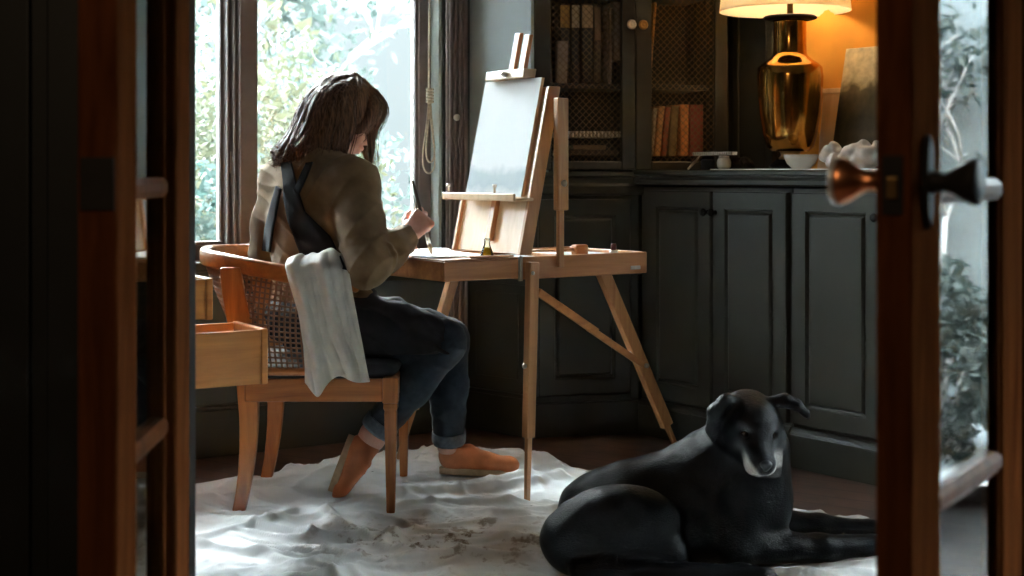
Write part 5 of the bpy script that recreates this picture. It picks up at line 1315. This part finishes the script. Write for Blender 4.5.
# ---- apron: crossing straps laid on the jacket, skirt over lap and hip
def strap(rows, off, nm, mat=APRONM, nu=10, sub=5, par=None):
    """rows: (left px,y) (right px,y) down the strap; each point is dropped onto the jacket surface"""
    pts = []
    for (a, b_), (c_, d_) in zip(rows[:-1],rows[1:]):
        for k in range(sub): pts.append(((lerp(a[0],c_[0],k/sub),lerp(a[1],c_[1],k/sub)),(lerp(b_[0],d_[0],k/sub),lerp(b_[1],d_[1],k/sub))))
    pts.append(rows[-1]); g = []
    for a, b_ in pts:
        r_ = []
        for i in range(nu+1):
            px, py = lerp(a[0],b_[0],i/nu), lerp(a[1],b_[1],i/nu); o_ = P(px,py,3.9); dv_ = P(px,py,5)-o_; h = J.trace(o_,dv_,1.1,off)
            r_.append(h)
        g.append(r_)
    flat = [h.y for r_ in g for h in r_ if h is not None]; 
    for r_, (a, b_) in zip(g, pts):
        good = [h.y for h in r_ if h is not None]; base = sum(good)/len(good) if good else sum(flat)/len(flat)
        for i in range(nu+1):
            if r_[i] is None: r_[i] = P(lerp(a[0],b_[0],i/nu), lerp(a[1],b_[1],i/nu), base)
    # soften
    for _ in range(2):
        g = [[g[j_][i] if j_ in (0,len(g)-1) or i in (0,nu) else (g[j_][i]*2+g[j_-1][i]+g[j_+1][i]+g[j_][i-1]+g[j_][i+1])/6 for i in range(nu+1)] for j_ in range(len(g))]
    return new_obj(nm, MB().quadstrip(g), mat, par, smooth=True, solid=.005, world=True)
A_ = SDF(lo, hi, .0048)
A_.ell(V3(-.592,4.470,.56),(.205,.160,.115),(trt,tf,(0,0,1)),0)
A_.chain([hipR+V3(.03,0,.0),hipR.lerp(kneeR,.5),hipR.lerp(kneeR,.86)],[.112,.102,.086],.03); A_.chain([hipL+V3(.03,0,0),hipL.lerp(kneeL,.5),hipL.lerp(kneeL,.86)],[.112,.102,.086],.05)
A_.cap(hipR.lerp(kneeR,.5)+V3(0,.08,.045),hipR.lerp(kneeR,.75)+V3(0,.08,.04),.060,.055,.05)
A_.chain([hipR.lerp(kneeR,.35)+V3(0,-.035,0),hipR.lerp(kneeR,.62)+V3(0,-.05,-.055)],[.06,.035],.04)
A_.ell(V3(-.572,4.50,.70),(.155,.13,.13),(trt,tf,(0,0,1)),.05)
A_.wrinkle(.004,[(42,26,60,0,2.0),(-48,30,40,1,1.8)]); A_.crease(.008,[(34,16,70,0,1.6),(-56,20,36,1.3,1.6)],3.0)
for k in range(4): A_.cap(V3(-.49+.05*k,4.34,.60-.02*k), V3(-.36+.055*k,4.335,.50-.012*k),.010,.007,.018)
A_.below(.462)
ap = solid_obj('apron', A_, APRONM, person, 1)
s1 = strap([((281,163),(291,161)),((283,180),(296,183)),((284,200),(305,212)),((288,222),(330,236)),((296,243),(340,256)),((302,258),(346,270))],.006,'back_strap',nu=16,par=ap)
s2 = strap([((276,186),(281,189)),((270,208),(277,210)),((265,228),(273,230)),((262,250),(270,252))],.006,'back_strap',nu=5,par=ap)
s3 = strap([((306,163),(313,162)),((299,178),(305,181)),((294,190),(299,194))],.007,'back_strap',nu=5,par=ap)
# ---- hair
H = SDF(Hc-V3(.30,.26,.30), Hc+V3(.22,.26,.20), .0036)
H.ell(hp(-.018,.030,0),(.108,.112,.088),(hf,hu,hr),0)
H.ell(hp(.085,-.035,0),(.060,.085,.056),(hf,hu,hr),.012,cut=True)      # leave the face free
hrng = random.Random(11); az0 = math.atan2(hf.y,hf.x); STR = []
nc = Hc+V3(-.045,-.01,0)
crown = hp(-.02,.138,0)
def lock(az, spread, zend, r0, flick, hh):
    d_ = V3(math.cos(az),math.sin(az),0)
    a = crown+d_*.012*hrng.random()+V3(0,0,-.004)
    side = Hc+V3(-.012,0,.035)+d_*(.100 if abs(((az-az0+math.pi)%(2*math.pi))-math.pi) > .8 else .108)
    mid = Hc+V3(-.022,0,-.045)+d_*(.112+.020*spread)
    end = V3(nc.x,nc.y,zend)+d_*(.095+.060*spread)+V3(-.03*spread,0,0)
    tip_ = end+d_*flick+V3(0,0,-.012+.018*(flick > .02))
    return spline([a, a.lerp(side,.55)+d_*.018+V3(0,0,.012), side, mid, end, tip_],5)
for k in range(150):
    az = az0+math.pi+hrng.uniform(-1,1)*1.92; rel = abs(((az-az0+math.pi)%(2*math.pi))-math.pi)
    back = max(0,math.cos(az-math.radians(195)))
    pts = lock(az, .20+.42*back*hrng.uniform(.75,1.1), (1.075 if rel > 1.3 else 1.045)+hrng.uniform(-.022,.025)-.0*back, 0, hrng.uniform(-.012,.024), 0)
    n = len(pts); rr_ = hrng.uniform(.010,.016)
    rad = [rr_*(.75+.35*math.sin(math.pi*min(1,i/n*1.2))) * (1 if i/n < .7 else max(.18,(1-i/n)/.3)) for i in range(n)]
    ph = hrng.uniform(0,6.28); wv = [p+V3(math.sin(ph),math.cos(ph),0)*.008*math.sin(i*.62+ph)*(i/n)**1.5 for i, p in enumerate(pts)]
    H.chain(wv[3:],rad[3:],.006); STR.append(wv)
# front strands falling past the cheek
for k in range(7):
    az = az0+(-.50-.05*k)*1 if k < 4 else az0+.75+.1*k*.3
    d_ = V3(math.cos(az),math.sin(az),0); pts = spline([crown, hp(.045,.110,0)+d_*.02, hp(.062,.055,0)+d_*.058, hp(.055,-.015,0)+d_*.062+V3(0,0,-.01), V3(Hc.x+.045,Hc.y,1.085)+d_*.058, V3(Hc.x+.045+.004*k,Hc.y,1.025+.008*(k%3))+d_*.050],5)
    n = len(pts); H.chain(pts,[.011*(1 if i/n < .55 else max(.22,(1-i/n)/.45)) for i in range(n)],.006); STR.append(pts)
for k in range(6):
    d_ = V3(math.cos(az0-.62-.13*k),math.sin(az0-.62-.13*k),0)
    pts = spline([crown, hp(.030,.112,-.012)+d_*.012, hp(.052,.070,0)+d_*.055, hp(.056,.018,0)+d_*.062, hp(.040,-.030,0)+d_*.066, hp(.030,-.062+.006*k,0)+d_*.062],5); n = len(pts)
    H.chain(pts,[.0125*(1 if i/n < .5 else max(.2,(1-i/n)/.5)) for i in range(n)],.006); STR.append(pts)
H.wrinkle(.0018,[(150,120,10,0,.5),(-130,160,15,1,.5)])
ho = solid_obj('hair', H, HAIR, person, 1, single=False)
V_ = MB()
for pts in STR:
    for q in range(5):
        j_ = V3(hrng.gauss(0,.006),hrng.gauss(0,.006),hrng.gauss(0,.004)); n = len(pts); ext = V3(hrng.gauss(0,.010),hrng.gauss(0,.010),-.008)
        pp_ = [p+j_*(1+.8*i/n)+((p-Hc).normalized()*.007 if i > 4 else V3(0,0,.004))+(ext*(i/n)**4) for i, p in enumerate(pts)]
        V_.tube(pp_[2::2],[.0016*(1-.75*i/(n/2)) for i in range(len(pp_[2::2]))],4)
st = new_obj('loose_strands', V_, HAIR, ho, smooth=True, world=True); st['kind'] = 'stuff'

# ---- brush held in the hand
ba, bb = P(412.5,180,4.475), P(432,255,4.45); bb.z = ZT+.003
bd_ = (bb-ba).normalized(); LB = (bb-ba).length
br_ = thing('paint_brush', bb, 'long dark handled brush held upright in the painter\'s fist over the paper', 'paint brush')
m = MB().lathe([(0,.0),(.0042,.004),(.0055,.05),(.0058,LB*.52),(.0055,LB*.66),(0,LB*.66)],ba,14,tuple(bd_)); new_obj('handle', m, plain('dark_lacquer',(.05,.022,.012),rough=.3,coat=.5), br_, smooth=True, world=True)
m = MB().lathe([(0,LB*.655),(.0054,LB*.655),(.0060,LB*.70),(.0066,LB*.86),(0,LB*.86)],ba,14,tuple(bd_)); new_obj('ferrule', m, METAL, br_, smooth=True, world=True)
m = MB().lathe([(0,LB*.855),(.0062,LB*.855),(.0074,LB*.91),(.0046,LB*.97),(0,LB)],ba,14,tuple(bd_)); new_obj('bristles', m, plain('pale_bristle',(.62,.48,.32),rough=.8), br_, smooth=True, world=True)

# ================================================================== the dog
DG = V3(.42,3.70,0)
dog = thing('dog', DG, 'large black dog with greying white muzzle lying on the edge of the drop cloth', 'dog')
D = SDF((-.05,3.30,-.02),(1.08,4.10,.56),.0048)
Z0 = .012
D.ell(V3(.245,3.74,.125),(.128,.115,.108),None,0); D.ell(V3(.47,3.70,.085),(.14,.10,.085),None,.05)                              # pelvis
D.ell(V3(.375,3.765,.150),(.16,.112,.118),None,.06); D.ell(V3(.525,3.765,.185),(.155,.115,.145),((1,0,.25),(0,1,0),(-.25,0,1)),.06)   # loin, ribs
D.ell(V3(.625,3.735,.185),(.095,.100,.150),None,.05)                            # fore chest
D.cap(V3(.57,3.77,.255),V3(.625,3.72,.345),.098,.070,.05)                       # neck
D.cap(V3(.655,3.70,.15),V3(.655,3.66,.30),.070,.060,.05)
# near thigh and shank
D.ell(V3(.262,3.60,.112),(.170,.078,.116),((1,0,.12),(0,1,0),(-.12,0,1)),.022)
D.ell(V3(.165,3.60,.085),(.095,.075,.085),None,.03)
D.chain([V3(.40,3.575,.060),V3(.24,3.545,.040),V3(.17,3.53,.030)],[.045,.036,.026],.02)      # shank back to the hock
D.chain([V3(.17,3.525,.030),V3(.42,3.50,.030),V3(.565,3.495,.028)],[.028,.027,.030],.018)     # hind foot lying forward
D.ell(V3(.600,3.490,.028),(.048,.033,.027),None,.015)
for q in range(3): D.cap(V3(.622,3.472+.018*q,.024),V3(.650,3.470+.019*q,.018),.013,.011,.006)
# far hind knee
D.ell(V3(.33,3.88,.08),(.13,.05,.075),None,.04)
# forelegs
def foreleg(sh, el, wr, paw):
    D.chain([sh,el],[.068,.052],.04); D.chain([el,wr,paw],[.050,.034,.032],.025); dr_ = (paw-wr).normalized(); sd_ = V3(-dr_.y,dr_.x,0)
    D.ell(paw+dr_*.035+V3(0,0,.002),(.052,.037,.029),(dr_,sd_,(0,0,1)),.015)
    for q in (-1.5,-.5,.5,1.5): D.cap(paw+dr_*.055+sd_*.0155*q+V3(0,0,.002),paw+dr_*.083+sd_*.0165*q+V3(0,0,-.008),.0135,.0115,.005)
foreleg(V3(.60,3.66,.17), V3(.575,3.63,.062), V3(.80,3.685,.046), V3(.905,3.72,.040))
foreleg(V3(.66,3.82,.17), V3(.655,3.84,.075), V3(.83,3.86,.055), V3(.935,3.885,.042))
# tail round behind the rump
D.chain([V3(.18,3.80,.11),V3(.135,3.86,.06),V3(.15,3.95,.035),V3(.27,4.02,.028)],[.036,.028,.022,.012],.03)
# head
DH = V3(.612,3.665,.380)
df = V3(.13,-.88,-.47).normalized(); 
dr0 = V3(1,.12,-.10); dr0 = (dr0-df*dr0.dot(df)).normalized(); du = dr0.cross(df)
if du.z < 0: du = -du
def dp(f,u,r_): return DH+df*f+du*u+dr0*r_
AX = (df,du,dr0)
D.ell(dp(0,0,0),(.082,.068,.072),AX,.03); D.ell(dp(.035,.022,0),(.050,.040,.050),AX,.03)
D.cap(dp(.050,-.016,0),dp(.128,-.030,0),.046,.033,.03)                           # muzzle
D.ell(dp(.140,-.030,0),(.030,.028,.032),AX,.015); D.cap(dp(.05,-.052,0),dp(.125,-.056,0),.030,.020,.012)   # lower jaw
for s_ in (-1,1):
    D.ell(dp(.118,-.040,s_*.020),(.034,.026,.018),AX,.012)                      # flews
    D.cap(dp(.060,.030,s_*.024),dp(.048,.034,s_*.044),.014,.012,.016)            # brow
    D.ell(dp(.073,.012,s_*.036),(.013,.010,.013),AX,.007,cut=True)               # eye hollow
    D.ell(dp(.015,-.025,s_*.055),(.045,.040,.026),AX,.025)                       # cheek
D.cap(dp(.165,-.048,0),dp(.160,-.062,0),.003,.003,.004,cut=True)
D.cap(dp(.10,-.058,-.030),dp(.150,-.056,-.012),.0035,.003,.003,cut=True); D.cap(dp(.10,-.058,.030),dp(.150,-.056,.012),.0035,.003,.003,cut=True)
D.cap(dp(-.02,-.02,0),V3(.615,3.73,.31),.072,.085,.04)
# ears: one folded down, one lifted sideways
for pts, rad, nrm in (([dp(-.005,.052,-.052),dp(.0,.056,-.080),dp(.012,.030,-.104),dp(.022,-.015,-.104),dp(.028,-.050,-.094)],[.016,.018,.018,.015,.007],None),
                      ([dp(-.008,.054,.050),dp(-.004,.064,.082),dp(.004,.058,.112),dp(.012,.040,.138),dp(.016,.026,.150)],[.015,.017,.015,.010,.005],None)):
    D.chain(pts,rad,.012)
D.ell(dp(.014,.004,-.112+.022),(.010,.040,.020),AX,.012)
D.wrinkle(.0022,[(60,30,50,0,1.5),(-45,60,40,1,1.3),(80,-40,90,2,1.2)])
D.below(.004)
hfv, huv, hrv = np.array(df), np.array(du), np.array(dr0)
def dogcol(V):
    q = V-np.array(DH); f = q@hfv; u = q@huv; r_ = q@hrv; out_ = np.tile(np.array([.0035,.0038,.0046]),(len(V),1))
    def mixin(w, c): 
        w = np.clip(w,0,1)[:,None]; out_[:] = out_*(1-w)+np.array(c)*w
    near = (np.abs(r_) < .07)&(np.abs(u) < .09)&(f > 0)
    nz = .35*np.sin(90*V[:,0])*np.sin(70*V[:,2]+2)
    mixin(near*np.clip((f-.082+.012*nz)/.030,0,1)*np.clip((np.abs(r_)-.007)/.010+(-.042-u)/.01,0,1)*np.clip((-.012-u)/.014,0,1)*np.clip((u+.072+.02*nz)/.012,.12,1), (.60,.56,.53))
    mixin(near*np.exp(-(((f-.07)/.03)**2+((u+.022)/.022)**2+((np.abs(r_)-.040)/.012)**2))*.55,(.22,.22,.23))
    mixin(near*np.exp(-(((f-.065)/.02)**2+((u-.030)/.010)**2+((np.abs(r_)-.036)/.016)**2))*.5,(.16,.16,.17))
    mixin(near*(np.abs(r_) < .009)*np.clip((f-.06)/.03,0,1)*.35,(.05,.05,.055))
    mixin(np.exp(-(((f-.02)/.03)**2+((u+.02)/.03)**2+((r_+.110)/.014)**2))*.35,(.12,.12,.13))
    return out_
dbody = solid_obj('body', D, FUR, dog, 2, dogcol)
for s_ in (-1,1):
    e = new_obj('eye', MB().lathe([(0,-.010),(.0055,-.0083),(.009,-.0045),(.010,0),(.009,.0045),(.0055,.0083),(0,.010)],dp(.069,.012,s_*.036),16,tuple(df)), EYE, dog, smooth=True, world=True)
ns = SDF(dp(.165,-.02,0)-V3(.05,.05,.05),dp(.165,-.02,0)+V3(.05,.05,.05),.0022)
ns.ell(dp(.158,-.014,0),(.014,.010,.0165),AX,0); ns.ell(dp(.162,-.024,0),(.009,.009,.008),AX,.008)
for s_ in (-1,1): ns.cap(dp(.176,-.018,s_*.010),dp(.170,-.020,s_*.018),.0035,.003,.003,cut=True)
solid_obj('nose', ns, NOSE, dog, 1)
